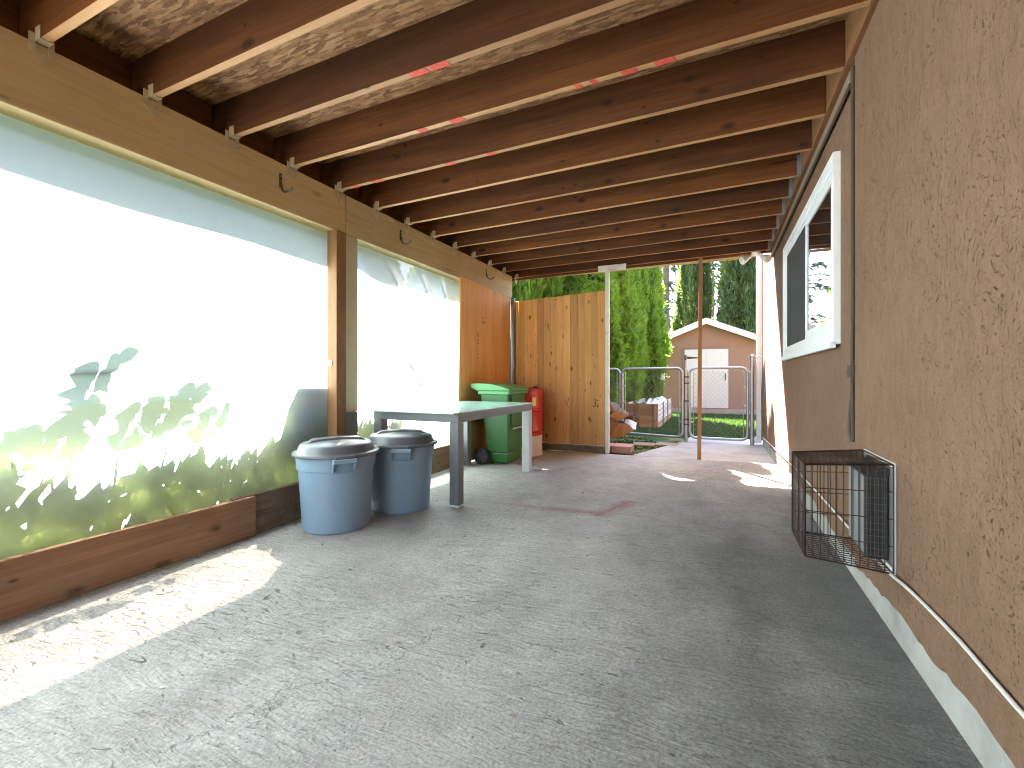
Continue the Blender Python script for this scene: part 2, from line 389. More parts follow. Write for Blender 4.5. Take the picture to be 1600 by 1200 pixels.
def mat_tarp():
    t = NT('white_plastic_sheet')
    t.t.nodes.remove(t.b)
    o = t.obj()
    nz = t.noise(t.map(o, (1, 1.5, 6)), 1.2, 4)
    bn = t.bump(t.noise(t.map(o, (1, 3, 3)), 2.0, 4, 0.6), 0.25, 0.02)
    col = t.ramp(nz, [(0.3, (0.62, 0.79, 0.90)), (0.7, (0.68, 0.84, 0.94))])
    # creases where the sheet is folded double, and a few rubbed streaks
    x, y, z = t.sep(o)
    wob = t.math('MULTIPLY', t.math('SUBTRACT', t.noise(o, 3.0, 3), 0.5), 0.05)
    total = None
    for (ya, za, yb, zb_, wd, st) in ((3.02, 1.78, 4.22, 1.0, 0.016, 0.75), (3.31, 1.80, 4.42, 1.37, 0.014, 0.6), (4.03, 1.92, 4.5, 1.71, 0.012, 0.9),
                                      (3.75, 1.46, 4.46, 1.21, 0.016, 0.6), (2.83, 1.99, 3.16, 1.75, 0.012, 0.45), (3.97, 1.06, 4.15, 0.98, 0.010, 0.8),
                                      (0.88, 0.985, 1.49, 1.05, 0.006, 0.6), (2.1, 1.13, 2.55, 1.15, 0.006, 0.5)):
        L = math.hypot(yb - ya, zb_ - za); cy_, sy_ = (yb - ya) / L, (zb_ - za) / L
        dy = t.math('SUBTRACT', y, ya); dz = t.math('ADD', t.math('SUBTRACT', z, za), wob)
        u = t.math('ADD', t.math('MULTIPLY', dy, cy_), t.math('MULTIPLY', dz, sy_))
        w = t.math('ABSOLUTE', t.math('SUBTRACT', t.math('MULTIPLY', dz, cy_), t.math('MULTIPLY', dy, sy_)))
        on = t.math('MULTIPLY', t.ramp(t.math('DIVIDE', u, L), [(0.0, 0.0), (0.12, 1.0), (0.85, 1.0), (1.0, 0.0)]), t.ramp(t.math('DIVIDE', w, wd * 4), [(0.0, st), (0.25, st * 0.6), (1.0, 0.0)]))
        total = on if total is None else t.math('MAXIMUM', total, on)
    sk = t.math('MULTIPLY', t.ramp(t.noise(t.map(o, (1, 34, 1.6)), 1.0, 3, 0.6), [(0.70, 0.0), (0.78, 0.55)]), t.ramp(t.noise(o, 1.7, 3), [(0.5, 0.0), (0.6, 1.0)]))
    total = t.math('MAXIMUM', total, sk)
    col = t.mix(total, col, (0.10, 0.105, 0.105))
    tr = t.n('ShaderNodeBsdfTranslucent'); t.l(col, tr.inputs[0]); t.l(bn, tr.inputs['Normal'])
    df = t.n('ShaderNodeBsdfDiffuse'); t.l(col, df.inputs[0]); t.l(bn, df.inputs['Normal'])
    gl = t.n('ShaderNodeBsdfGlossy'); gl.inputs['Roughness'].default_value = 0.28; t.l(bn, gl.inputs['Normal'])
    tp = t.n('ShaderNodeBsdfTransparent'); tp.inputs[0].default_value = (0.98, 0.92, 0.83, 1)
    fr = t.n('ShaderNodeFresnel'); fr.inputs['IOR'].default_value = 1.4
    m1 = t.n('ShaderNodeMixShader'); m1.inputs[0].default_value = 0.2
    t.l(tr.outputs[0], m1.inputs[1]); t.l(df.outputs[0], m1.inputs[2])
    m2 = t.n('ShaderNodeMixShader'); m2.inputs[0].default_value = 0.055
    t.l(m1.outputs[0], m2.inputs[1]); t.l(tp.outputs[0], m2.inputs[2])
    m3 = t.n('ShaderNodeMixShader'); t.l(t.math('MULTIPLY', fr.outputs[0], 0.2), m3.inputs[0])
    t.l(m2.outputs[0], m3.inputs[1]); t.l(gl.outputs[0], m3.inputs[2])
    t.l(m3.outputs[0], t.out.inputs['Surface'])
    return t.m
M['tarp'] = mat_tarp()

def mat_leaf(name, a, b, c, transl=0.35, nscale=3.0):
    t = NT(name)
    t.t.nodes.remove(t.b)
    o = t.obj(20.0)
    n1 = t.noise(o, nscale, 4, 0.6)
    n2 = t.noise(o, nscale * 9, 2)
    col = t.ramp(t.math('ADD', t.math('MULTIPLY', n1, 0.6), t.math('MULTIPLY', n2, 0.4)), [(0.32, a), (0.5, b), (0.66, c)])
    df = t.n('ShaderNodeBsdfPrincipled'); t.l(col, df.inputs['Base Color']); df.inputs['Roughness'].default_value = 0.55
    df.inputs['Specular IOR Level'].default_value = 0.3
    tr = t.n('ShaderNodeBsdfTranslucent')
    t.l(t.mix(0.5, col, (c[0] * 1.3, c[1] * 1.25, c[2] * 0.6)), tr.inputs[0])
    m = t.n('ShaderNodeMixShader'); m.inputs[0].default_value = transl
    t.l(df.outputs[0], m.inputs[1]); t.l(tr.outputs[0], m.inputs[2])
    t.l(m.outputs[0], t.out.inputs['Surface'])
    return t.m
M['cedar_leaf'] = mat_leaf('cedar_foliage', (0.045, 0.095, 0.016), (0.13, 0.25, 0.032), (0.27, 0.40, 0.055), 0.42)
M['cypress_leaf'] = mat_leaf('cypress_foliage', (0.03, 0.06, 0.024), (0.055, 0.105, 0.034), (0.14, 0.17, 0.055), 0.35, 1.2)
M['gold_leaf'] = mat_leaf('golden_foliage', (0.12, 0.14, 0.03), (0.24, 0.25, 0.06), (0.4, 0.38, 0.13), 0.4)
M['pine_leaf'] = mat_leaf('conifer_needles', (0.02, 0.04, 0.03), (0.035, 0.065, 0.045), (0.06, 0.09, 0.06), 0.2, 1.0)
M['plant_leaf'] = mat_leaf('broad_leaf', (0.05, 0.09, 0.03), (0.075, 0.12, 0.04), (0.11, 0.15, 0.05), 0.2)
M['cover_leaf'] = mat_leaf('ground_cover_leaf', (0.46, 0.37, 0.23), (0.42, 0.37, 0.20), (0.23, 0.31, 0.08), 0.60, 1.4)
M['grass_leaf'] = mat_leaf('grass_blades', (0.022, 0.05, 0.009), (0.034, 0.078, 0.013), (0.05, 0.10, 0.018), 0.4, 1.5)
M['core'] = flat('inner_twigs', (0.022, 0.032, 0.012), 0.95, amount=0.4, nscale=6)
M['trunk'] = flat('tree_bark', (0.10, 0.075, 0.055), 0.95, amount=0.4, nscale=9, bump=0.8)

def mat_ground(name, a, b, c, sc):
    t = NT(name)
    o = t.obj()
    n1 = t.noise(o, sc, 6, 0.7)
    n2 = t.noise(o, sc * 8, 4, 0.7)
    f = t.math('ADD', t.math('MULTIPLY', n1, 0.6), t.math('MULTIPLY', n2, 0.4))
    col = t.ramp(f, [(0.36, a), (0.5, b), (0.62, c)])
    return t.fin(col, 0.95, t.bump(f, 0.7, 0.02), spec=0.2)
M['lawn'] = mat_ground('lawn_soil', (0.03, 0.05, 0.012), (0.034, 0.062, 0.013), (0.042, 0.07, 0.016), 2.0)
M['moss'] = mat_ground('mossy_soil', (0.10, 0.075, 0.05), (0.13, 0.12, 0.05), (0.12, 0.2, 0.035), 2.6)
M['earth'] = mat_ground('bare_ground', (0.09, 0.08, 0.055), (0.11, 0.10, 0.065), (0.13, 0.125, 0.075), 0.8)
M['bank'] = mat_ground('grassy_bank', (0.09, 0.07, 0.045), (0.09, 0.085, 0.045), (0.06, 0.10, 0.03), 2.2)

def mat_glass_pane():
    t = NT('window_glass')
    return t.fin((0.012, 0.013, 0.014), 0.02, spec=1.0)
M['pane'] = mat_glass_pane()
M['pane'].node_tree.nodes['Principled BSDF'].inputs['IOR'].default_value = 1.75
def mat_table_glass():
    t = NT('frosted_green_glass')
    o = t.obj()
    t.b.inputs['Transmission Weight'].default_value = 0.12
    t.b.inputs['IOR'].default_value = 1.45
    return t.fin((0.56, 0.84, 0.72), t.math('ADD', t.math('MULTIPLY', t.noise(o, 5, 4), 0.12), 0.10), spec=0.6)
M['glass'] = mat_table_glass()

# ------------------------------------------------------------------ mesh helpers
class MB:
    def __init__(s): s.v = []; s.f = []; s.mi = []
    def add(s, vs_, fs, mi=0):
        o = len(s.v)
        s.v += [tuple(v) for v in vs_]
        s.f += [tuple(i + o for i in f) for f in fs]
        s.mi += [mi] * len(fs)
        return s
    def box(s, x0, x1, y0, y1, z0, z1, mi=0):
        return s.add([(x0, y0, z0), (x1, y0, z0), (x1, y1, z0), (x0, y1, z0), (x0, y0, z1), (x1, y0, z1), (x1, y1, z1), (x0, y1, z1)],
                     [(0, 3, 2, 1), (4, 5, 6, 7), (0, 1, 5, 4), (1, 2, 6, 5), (2, 3, 7, 6), (3, 0, 4, 7)], mi)
    def hexa(s, b, t, mi=0):
        return s.add(list(b) + list(t), [(0, 3, 2, 1), (4, 5, 6, 7), (0, 1, 5, 4), (1, 2, 6, 5), (2, 3, 7, 6), (3, 0, 4, 7)], mi)
    def bar(s, p, q, w, h, up=(0, 0, 1), mi=0):
        p, q, up = Vector(p), Vector(q), Vector(up)
        d = (q - p).normalized()
        a = d.cross(up).normalized() * (w / 2); b = a.cross(d).normalized() * (h / 2)
        return s.hexa([p - a - b, p + a - b, p + a + b, p - a + b], [q - a - b, q + a - b, q + a + b, q - a + b], mi)
    def tube(s, pts, r, n=8, caps=True, mi=0):
        pts = [Vector(p) for p in pts]
        rs = r if hasattr(r, '__len__') else [r] * len(pts)
        vs_ = []; fs = []
        ref = Vector((0, 0, 1))
        d0 = (pts[1] - pts[0]).normalized()
        if abs(d0.dot(ref)) > 0.9: ref = Vector((1, 0, 0))
        a = d0.cross(ref).normalized()
        for i, p in enumerate(pts):
            d = (pts[min(i + 1, len(pts) - 1)] - pts[max(i - 1, 0)]).normalized()
            a = (a - d * a.dot(d)).normalized()
            b = d.cross(a)
            for k in range(n):
                t = 2 * math.pi * k / n
                vs_.append(p + (a * math.cos(t) + b * math.sin(t)) * rs[i])
        for i in range(len(pts) - 1):
            for k in range(n):
                k2 = (k + 1) % n
                fs.append((i * n + k, i * n + k2, (i + 1) * n + k2, (i + 1) * n + k))
        if caps:
            fs.append(tuple(reversed(range(n)))); fs.append(tuple((len(pts) - 1) * n + k for k in range(n)))
        return s.add(vs_, fs, mi)
    def lathe(s, prof, n=32, c=(0, 0, 0), mi=0, cap0=True, cap1=True):
        vs_ = []; fs = []
        for (r, z) in prof:
            for k in range(n):
                t = 2 * math.pi * k / n
                vs_.append((c[0] + r * math.cos(t), c[1] + r * math.sin(t), c[2] + z))
        for i in range(len(prof) - 1):
            for k in range(n):
                k2 = (k + 1) % n
                fs.append((i * n + k, i * n + k2, (i + 1) * n + k2, (i + 1) * n + k))
        if cap0: fs.append(tuple(reversed(range(n))))
        if cap1: fs.append(tuple((len(prof) - 1) * n + k for k in range(n)))
        return s.add(vs_, fs, mi)
    def prism(s, poly, axis, a, b, mi=0):
        # poly in the two other axes (kept in x,y,z order), extruded along axis from a to b
        def mk(p, t):
            q = list(p); q.insert(axis, t); return tuple(q)
        n = len(poly)
        vs_ = [mk(p, a) for p in poly] + [mk(p, b) for p in poly]
        fs = [tuple(range(n)), tuple(range(2 * n - 1, n - 1, -1))]
        fs += [(i, i + n, (i + 1) % n + n, (i + 1) % n) for i in range(n)]
        return s.add(vs_, fs, mi)
    def build(s, name, mats, parent=None, loc=None, rot=None, smooth=False, bevel=0.0, keep=False):
        me = bpy.data.meshes.new(name)
        off = parent.location if (parent is not None and not keep) else Vector((0, 0, 0))
        l = Vector(loc) if loc is not None else Vector((0, 0, 0))
        if parent is None and loc is not None and not keep:
            off = l
        pv = [tuple(Vector(v) - off) for v in s.v]
        if parent is not None and loc is not None and not keep:
            pv = [tuple(Vector(v) - l) for v in s.v]
        me.from_pydata(pv, [], s.f)
        if not isinstance(mats, (list, tuple)): mats = [mats]
        for m in mats: me.materials.append(m)
        if len(mats) > 1: me.polygons.foreach_set('material_index', s.mi)
        bm = bmesh.new(); bm.from_mesh(me)
        bmesh.ops.recalc_face_normals(bm, faces=bm.faces)
        bm.to_mesh(me); bm.free()
        o = bpy.data.objects.new(name, me)
        C.objects.link(o)
        if parent is not None:
            o.parent = parent
            if loc is not None and not keep: o.location = l - parent.location
            elif loc is not None: o.location = l
        elif loc is not None: o.location = l
        if rot is not None: o.rotation_euler = rot
        if smooth:
            me.polygons.foreach_set('use_smooth', [True] * len(me.polygons))
            me.set_sharp_from_angle(angle=R(38))
        if bevel:
            b = o.modifiers.new('edge', 'BEVEL'); b.width = bevel; b.segments = 2; b.limit_method = 'ANGLE'; b.angle_limit = R(40)
        me.update()
        return o

def tag(o, label=None, cat=None, group=None, kind=None):
    if label: o['label'] = label
    if cat: o['category'] = cat
    if group: o['group'] = group
    if kind: o['kind'] = kind
    return o
def thing(name, label, cat, loc=(0, 0, 0), group=None, rz=0):
    o = bpy.data.objects.new(name, None); C.objects.link(o)
    o.location = loc; o.rotation_euler = (0, 0, rz); o.empty_display_size = 0.1
    return tag(o, label, cat, group)
def kids(o): return [c for c in bpy.data.objects if c.parent == o]
def dup(root, loc, label, rz=None, scale=None):
    r = root.copy(); C.objects.link(r); r.location = loc
    if rz is not None: r.rotation_euler = (0, 0, rz)
    if scale: r.scale = scale
    r['label'] = label
    for ch in kids(root):
        c = ch.copy(); C.objects.link(c); c.parent = r
        for g in kids(ch):
            d = g.copy(); C.objects.link(d); d.parent = c
    return r
def inst(src, loc, parent, rot=None):
    c = src.copy(); C.objects.link(c); c.parent = parent
    c.location = Vector(loc) - (parent.location if parent.parent is None else Vector((0, 0, 0)))
    if rot is not None: c.rotation_euler = rot
    return c
def struct(name, mb, mat, **kw): return tag(mb.build(name, mat, **kw), kind='structure')

def fz(x): return 0.008 * (x - 0.6)                      # the slab falls slightly away from the house

# ------------------------------------------------------------------ the setting
g = MB(); g.add([(-400, -400, -0.09), (400, -400, -0.09), (400, 400, -0.09), (-400, 400, -0.09)], [(0, 1, 2, 3)])
struct('ground', g, M['earth'])
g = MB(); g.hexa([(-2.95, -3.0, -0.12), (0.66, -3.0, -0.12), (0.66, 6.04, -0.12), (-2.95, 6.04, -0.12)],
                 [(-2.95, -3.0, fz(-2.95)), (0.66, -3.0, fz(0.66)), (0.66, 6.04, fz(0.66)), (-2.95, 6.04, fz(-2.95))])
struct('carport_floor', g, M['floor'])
g = MB(); g.box(-9.0, 0.66, -14, -3.01, -0.12, -0.035); struct('driveway', g, M['floor'])
g = MB(); g.prism([(-1.02, 6.05), (0.66, 6.05), (0.66, 8.35), (0.3, 8.45), (-0.42, 8.35), (-0.5, 7.7)], 2, -0.12, -0.012)
struct('path', g, M['path'])
# lawn with a slightly uneven surface
def sheet(x0, x1, y0, y1, nx, ny, zf):
    m = MB()
    vs_ = [(x0 + (x1 - x0) * i / nx, y0 + (y1 - y0) * j / ny) for j in range(ny + 1) for i in range(nx + 1)]
    m.add([(x, y, zf(x, y)) for x, y in vs_], [(j * (nx + 1) + i, j * (nx + 1) + i + 1, (j + 1) * (nx + 1) + i + 1, (j + 1) * (nx + 1) + i)
                                              for j in range(ny) for i in range(nx)])
    return m
struct('lawn', sheet(-3.4, 3.5, 7.9, 17.0, 30, 40, lambda x, y: -0.05 + 0.012 * math.sin(3 * x + 1.3 * y) + 0.01 * math.sin(2.1 * y - x)), M['lawn'], smooth=True)
struct('garden_bed', sheet(-4.6, -0.3, 6.05, 8.3, 30, 20, lambda x, y: -0.045 + 0.014 * math.sin(7 * x + 3 * y) + 0.01 * math.sin(11 * y - 4 * x)), M['moss'], smooth=True)
def bank_z(x, y):
    d = -2.88 - x
    w = 0.035 * math.sin(2.1 * y + 0.4) + 0.025 * math.sin(5.3 * y)
    return -0.08 + 0.55 * max(0, min(1.0, (d - 0.08) / 0.5)) + w * min(1, d) + 0.04 * min(d, 3)
m = MB(); xs = [-2.88, -2.95, -3.0, -3.1, -3.2, -3.3, -3.4, -3.5, -3.7, -4, -5, -7, -12]
ys = [-2.9 + 0.14 * j for j in range(64)]
m.add([(x, y, bank_z(x, y)) for y in ys for x in xs], [(j * len(xs) + i, j * len(xs) + i + 1, (j + 1) * len(xs) + i + 1, (j + 1) * len(xs) + i)
                                                      for j in range(len(ys) - 1) for i in range(len(xs) - 1)])
struct('bank', m, M['bank'], smooth=True)

# ------------------------------------------------------------------ house
house = thing('house', 'brown stucco house wall with white window along right side of carport', 'house', (4.5, 1.0, 0))
def jag_wall(x_face, x_back, y0, y1, z1, seed):
    r = random.Random(seed)
    pts = []; y = y0; z = 0.12
    while y < y1:
        pts.append((y, z)); y += r.uniform(0.012, 0.06)
        z += r.uniform(-0.012, 0.012); z += (0.125 - z) * 0.12
    pts.append((y1, 0.12))
    poly = pts + [(y1, z1), (y0, z1)]
    m = MB(); m.prism(poly, 0, x_face, x_back); return m
ww = jag_wall(0.61, 0.72, 2.665, 7.84, 5.4, 3).build('wall', M['stucco'], house)
wn_ = jag_wall(0.598, 0.72, -6, 2.655, 5.4, 4).build('wall', M['stucco'], house)
MB().box(0.72, 8.5, -6, 7.83, -0.1, 5.4).build('wall', M['stucco'], house)
MB().box(0.622, 0.72, -6, 7.83, -0.11, 0.30).build('foundation', M['found'], house)
rf = MB(); rf.prism([(-0.0 + 0.1, 5.35), (9.2, 5.35), (4.6, 7.2)], 1, -6.6, 8.4); rf.build('roof', M['shingle'], house)
MB().box(0.606, 0.66, 2.652, 2.668, 0.3, 2.5).build('joint', M['conduit'], house)
c = MB(); c.tube([(0.596, 2.672, 0.69), (0.594, 2.67, 0.8), (0.592, 2.672, 1.0), (0.594, 2.67, 1.35), (0.594, 2.672, 2.5)], 0.009)
c.tube([(0.596, 2.70, 0.69), (0.59, 2.715, 0.75), (0.59, 2.70, 0.84), (0.594, 2.674, 0.95)], 0.008)
c.lathe([(0.0, -0.03), (0.02, -0.028), (0.024, 0.0), (0.02, 0.03), (0.0, 0.032)], 10, (0.592, 2.676, 1.03), cap0=False, cap1=False)
c.build('conduit', M['conduit'], house, smooth=True)
# brown trim board and seam under the ledger
c = MB(); c.box(0.585, 0.607, 2.69, 6.28, 2.44, 2.492); c.build('trim_board', M['trim_brown'], house, bevel=0.004)
c = MB(); c.tube([(0.592, 2.7, 2.43), (0.592, 6.2, 2.43)], 0.009); c.build('trim_pipe', M['conduit'], house, smooth=True)
# downspout at the far corner
d = MB(); d.box(0.535, 0.598, 7.74, 7.82, 0.10, 5.3)
d.hexa([(0.50, 7.70, 0.02), (0.598, 7.70, 0.02), (0.598, 7.82, 0.06), (0.50, 7.82, 0.06)], [(0.535, 7.74, 0.12), (0.598, 7.74, 0.12), (0.598, 7.82, 0.12), (0.535, 7.82, 0.12)])
d.box(0.53, 0.602, 7.735, 7.825, 1.30, 1.33)
d.build('downspout', M['vinyl'], house, bevel=0.006)
# window
win = MB()
Y0, Y1, Z0, Z1 = 2.99, 5.09, 1.184, 2.236
def ring(mb, y0, y1, z0, z1, w, xa, xb, wb=None):
    wb = wb or w
    mb.box(xa, xb, y0, y1, z0, z0 + wb); mb.box(xa, xb, y0, y1, z1 - w, z1)
    mb.box(xa, xb, y0, y0 + w, z0 + wb, z1 - w); mb.box(xa, xb, y1 - w, y1, z0 + wb, z1 - w)
ring(win, Y0, Y1, Z0, Z1, 0.05, 0.575, 0.614, 0.06)
ring(win, Y0 + 0.05, Y1 - 0.05, Z0 + 0.06, Z1 - 0.05, 0.018, 0.585, 0.616)
wf = win.build('window', M['vinyl'], house, bevel=0.003)
sl_ = MB(); sl_.box(0.558, 0.59, Y0, Y1, Z0 - 0.022, Z0 + 0.014); 
def under(mb, name, mat, par, **kw):
    o = mb.build(name, mat, par.parent, **kw); o.parent = par; return o
under(sl_, 'sill', M['vinyl'], wf, bevel=0.003)
sa = MB(); ring(sa, 3.06, 3.97, Z0 + 0.08, Z1 - 0.07, 0.055, 0.592, 0.618, 0.075); under(sa, 'sash', M['vinyl'], wf, bevel=0.003)
sb = MB(); ring(sb, 3.955, 5.02, Z0 + 0.08, Z1 - 0.07, 0.02, 0.598, 0.62, 0.025); under(sb, 'screen_frame', M['vinyl'], wf, bevel=0.002)
pn = MB(); pn.box(0.600, 0.606, 3.11, 3.92, Z0 + 0.15, Z1 - 0.12); under(pn, 'pane', M['pane'], wf)
sc_ = MB(); sc_.box(0.601, 0.606, 3.97, 5.005, Z0 + 0.1, Z1 - 0.085); under(sc_, 'insect_screen', M['screen'], wf)

# ------------------------------------------------------------------ deck over the carport
deck = thing('timber_deck', 'brown timber deck overhead with rows of joists on a painted beam', 'deck', (-1.1, 2.4, 2.6))
jz = lambda x: 2.49 + 0.0125 * (x + 2.75)
JH = 0.232
joist_mesh = None
JY = [2.735 + 0.437 * k for k in range(-12, 9)]
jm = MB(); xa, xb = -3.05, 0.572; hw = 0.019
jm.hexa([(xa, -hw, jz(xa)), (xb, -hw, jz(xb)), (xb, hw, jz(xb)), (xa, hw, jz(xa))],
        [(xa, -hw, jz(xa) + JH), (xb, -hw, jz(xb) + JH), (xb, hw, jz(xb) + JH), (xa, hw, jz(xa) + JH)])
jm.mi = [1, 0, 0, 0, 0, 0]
joists = []
for i, y in enumerate(JY):
    if not joists:
        o = jm.build('joist', [M['joist'], M['joist_underside_lit']], deck, loc=(0, y, 0), bevel=0.003, keep=True)
        o.location = Vector((0, y, 0)) - deck.location
    else:
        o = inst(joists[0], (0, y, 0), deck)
    joists.append(o)
def marks(k, spans, w=0.034):
    for x0, x1 in spans:
        m = MB()
        sk = 0.012
        m.hexa([(x0, -w / 2, jz(x0) - 0.0022), (x1, -w / 2, jz(x1) - 0.0022), (x1 + sk, w / 2, jz(x1) - 0.0022), (x0 + sk, w / 2, jz(x0) - 0.0022)],
               [(x0, -w / 2, jz(x0) + 0.002), (x1, -w / 2, jz(x1) + 0.002), (x1 + sk, w / 2, jz(x1) + 0.002), (x0 + sk, w / 2, jz(x0) + 0.002)])
        o = m.build('paint_mark', M['red_mark']); o.parent = joists[k]
B0 = 12
marks(B0 - 2, [(-1.40, -1.30), (-1.28, -1.18)])
marks(B0 - 1, [(-1.67, -1.61), (-1.44, -1.35), (-0.68, -0.655), (-0.60, -0.57), (-0.44, -0.37), (-0.28, -0.19)])
marks(B0, [(-2.6, -2.55), (-2.40, -2.36), (-2.34, -2.31), (-1.75, -1.68), (-1.42, -1.37)])
# ledger on the house, rims, fascia
MB().box(0.573, 0.6085, -2.75, 6.24, 2.53, 2.765).build('ledger', M['ledger'], deck, bevel=0.003)
MB().box(-3.095, -3.052, -2.75, 6.24, 2.485, 2.72).build('rim_board', M['ledger'], deck)
fb = MB(); fb.hexa([(-3.095, 6.262, 2.462), (0.60, 6.262, 2.508), (0.60, 6.302, 2.508), (-3.095, 6.302, 2.462)],
                   [(-3.095, 6.262, 2.72), (0.60, 6.262, 2.765), (0.60, 6.302, 2.765), (-3.095, 6.302, 2.72)])
fb.build('fascia', M['joist'], deck, bevel=0.003)
MB().box(-3.0, 0.4, 6.304, 6.322, 2.47, 2.50).build('drip_trim', M['beam'], deck)
# sheathing sheets above the joists
for i in range(8):
    y0 = -2.8 + 1.22 * i; y1 = min(y0 + 1.215, 6.40)
    m = MB(); za = jz(-3.12) + JH + 0.001; zb = jz(0.6) + JH + 0.001
    m.hexa([(-3.12, y0, za), (0.605, y0, zb), (0.605, y1, zb), (-3.12, y1, za)], [(-3.12, y0, za + 0.035), (0.605, y0, zb + 0.035), (0.605, y1, zb + 0.035), (-3.12, y1, za + 0.035)])
    m.build('sheathing', M['osb'], deck)
# blocking between the joists above the beam
bl0 = None
for i in range(len(JY) - 1):
    p = (-2.93, (JY[i] + JY[i + 1]) / 2, 2.62)
    if bl0 is None:
        bm_ = MB(); bm_.box(-0.019, 0.019, -0.198, 0.198, -0.08, 0.098)
        bl0 = bm_.build('blocking', M['ledger'], deck, keep=True); bl0.location = Vector(p) - deck.location
    else: inst(bl0, p, deck)
# beams: two lengths meeting over the post
b = MB(); b.box(-2.89, -2.75, -2.75, 2.812, 2.163, 2.485); b.build('beam', M['beam'], deck, bevel=0.006)
b = MB(); b.box(-2.89, -2.752, 2.816, 6.10, 2.163, 2.485); b.build('beam', M['beam_end'], deck, bevel=0.006)
# posts under the beam
MB().box(-2.82, -2.72, 2.685, 2.787, fz(-2.75), 2.162).build('post', M['post'], deck, bevel=0.004)
tag(deck.children[-1] if False else kids(deck)[-1])
pb = MB(); pb.box(-2.826, -2.742, 2.790, 2.937, 0.72, 2.162); pb.build('post_casing', M['beige_paint'], deck, bevel=0.003)
pb = MB(); pb.box(-2.826, -2.741, 2.790, 2.938, fz(-2.75), 0.718); o = pb.build('post_casing', M['grey_paint'], deck, bevel=0.003); o['label'] = 'grey painted lower half of the post casing'
cp = MB(); cp.lathe([(0.0, 0), (0.019, 0.0), (0.021, 0.003), (0.02, 0.006), (0.006, 0.007), (0.005, 0.010), (0.0, 0.010)], 20, cap0=False, cap1=False)
o = cp.build('plastic_cap', M['vinyl'], deck, keep=True, smooth=True); o.location = Vector((-2.785, 2.685, 1.115)) - deck.location; o.rotation_euler = (R(90), 0, 0)
MB().box(-2.90, -2.76, 6.0, 6.10, fz(-2.75), 2.162).build('post', M['old_white'], deck, bevel=0.004)
MB().box(-2.88, -2.78, -0.9, -0.8, fz(-2.75), 2.162).build('post', M['post'], deck, bevel=0.004)
# hangers: painted ties on the beam, bare steel stirrups at the ledger
h = MB()
for s in (-1, 1):
    h.box(-2.748, -2.744, s * 0.021 - 0.022 if s < 0 else 0.021, (-0.021) if s < 0 else 0.021 + 0.022, -0.05, 0.03)
    h.box(-2.745, -2.70, s * 0.0215 - 0.0012, s * 0.0215 + 0.0012, -0.004, 0.055)
h.add([(-2.7445, -0.040, -0.045), (-2.7445, 0.034, -0.045), (-2.7445, 0.004, -0.105), (-2.7475, -0.040, -0.045), (-2.7475, 0.034, -0.045), (-2.7475, 0.004, -0.105)],
      [(0, 1, 2), (5, 4, 3), (0, 3, 4, 1), (1, 4, 5, 2), (2, 5, 3, 0)])
h.box(-2.746, -2.70, -0.0205, 0.0205, -0.0045, -0.0015)
h0 = None
for y in JY:
    if h0 is None:
        h0 = h.build('joist_tie', M['hanger_paint'], deck, keep=True); h0.location = Vector((0, y, jz(-2.72))) - deck.location
    else: inst(h0, (0, y, jz(-2.72)), deck)
h = MB()
for s in (-1, 1):
    h.box(0.548, 0.572, s * 0.0215 - 0.0013, s * 0.0215 + 0.0013, -0.005, 0.15)
    h.box(0.569, 0.572, min(s * 0.0225, s * 0.055), max(s * 0.0225, s * 0.055), -0.005, 0.17)
h.box(0.535, 0.572, -0.0225, 0.0225, -0.006, -0.002)
h1 = None
for y in JY[B0 + 3:]:
    if h1 is None:
        h1 = h.build('joist_hanger', M['dull_steel'], deck, keep=True); h1.location = Vector((0, y, jz(0.53))) - deck.location
    else: inst(h1, (0, y, jz(0.53)), deck)

# hooks screwed to the beam
def hook(name, y, z, label):
    t = thing(name, label, 'hook', (-2.75, y, z), 'iron hooks along the painted beam')
    m = MB(); m.box(-2.7495, -2.744, y - 0.011, y + 0.011, z - 0.10, z); m.build('plate', M['metal_dark'], t, bevel=0.002)
    m = MB(); m.tube([(-2.7435, y, z - 0.06)] + [(-2.735 + 0.055 * (1 - math.cos(a)) , y, z - 0.10 - 0.042 * math.sin(a)) for a in [0.0, 0.4, 0.8, 1.2, 1.6, 2.0, 2.4, 2.8]], 0.0065, 8)
    m.build('arm', M['metal_dark'], t, smooth=True)
    for q in (-0.02, -0.055):
        s = MB(); s.lathe([(0.0045, -0.002), (0.0045, 0.0), (0.0, 0.001)], 8, cap1=False)
        o = s.build('screw', M['galv'], t, keep=True); o.location = (0.008, 0, q); o.rotation_euler = (0, R(90), 0)
    return t
hook('beam_hook', 2.205, 2.41, 'dark iron hook on the beam left of the post, nearest to camera')
hook('beam_hook', 3.515, 2.405, 'dark iron hook on the beam just right of the post')
hook('beam_hook', 5.27, 2.42, 'dark iron hook on the beam end above the plywood panel')

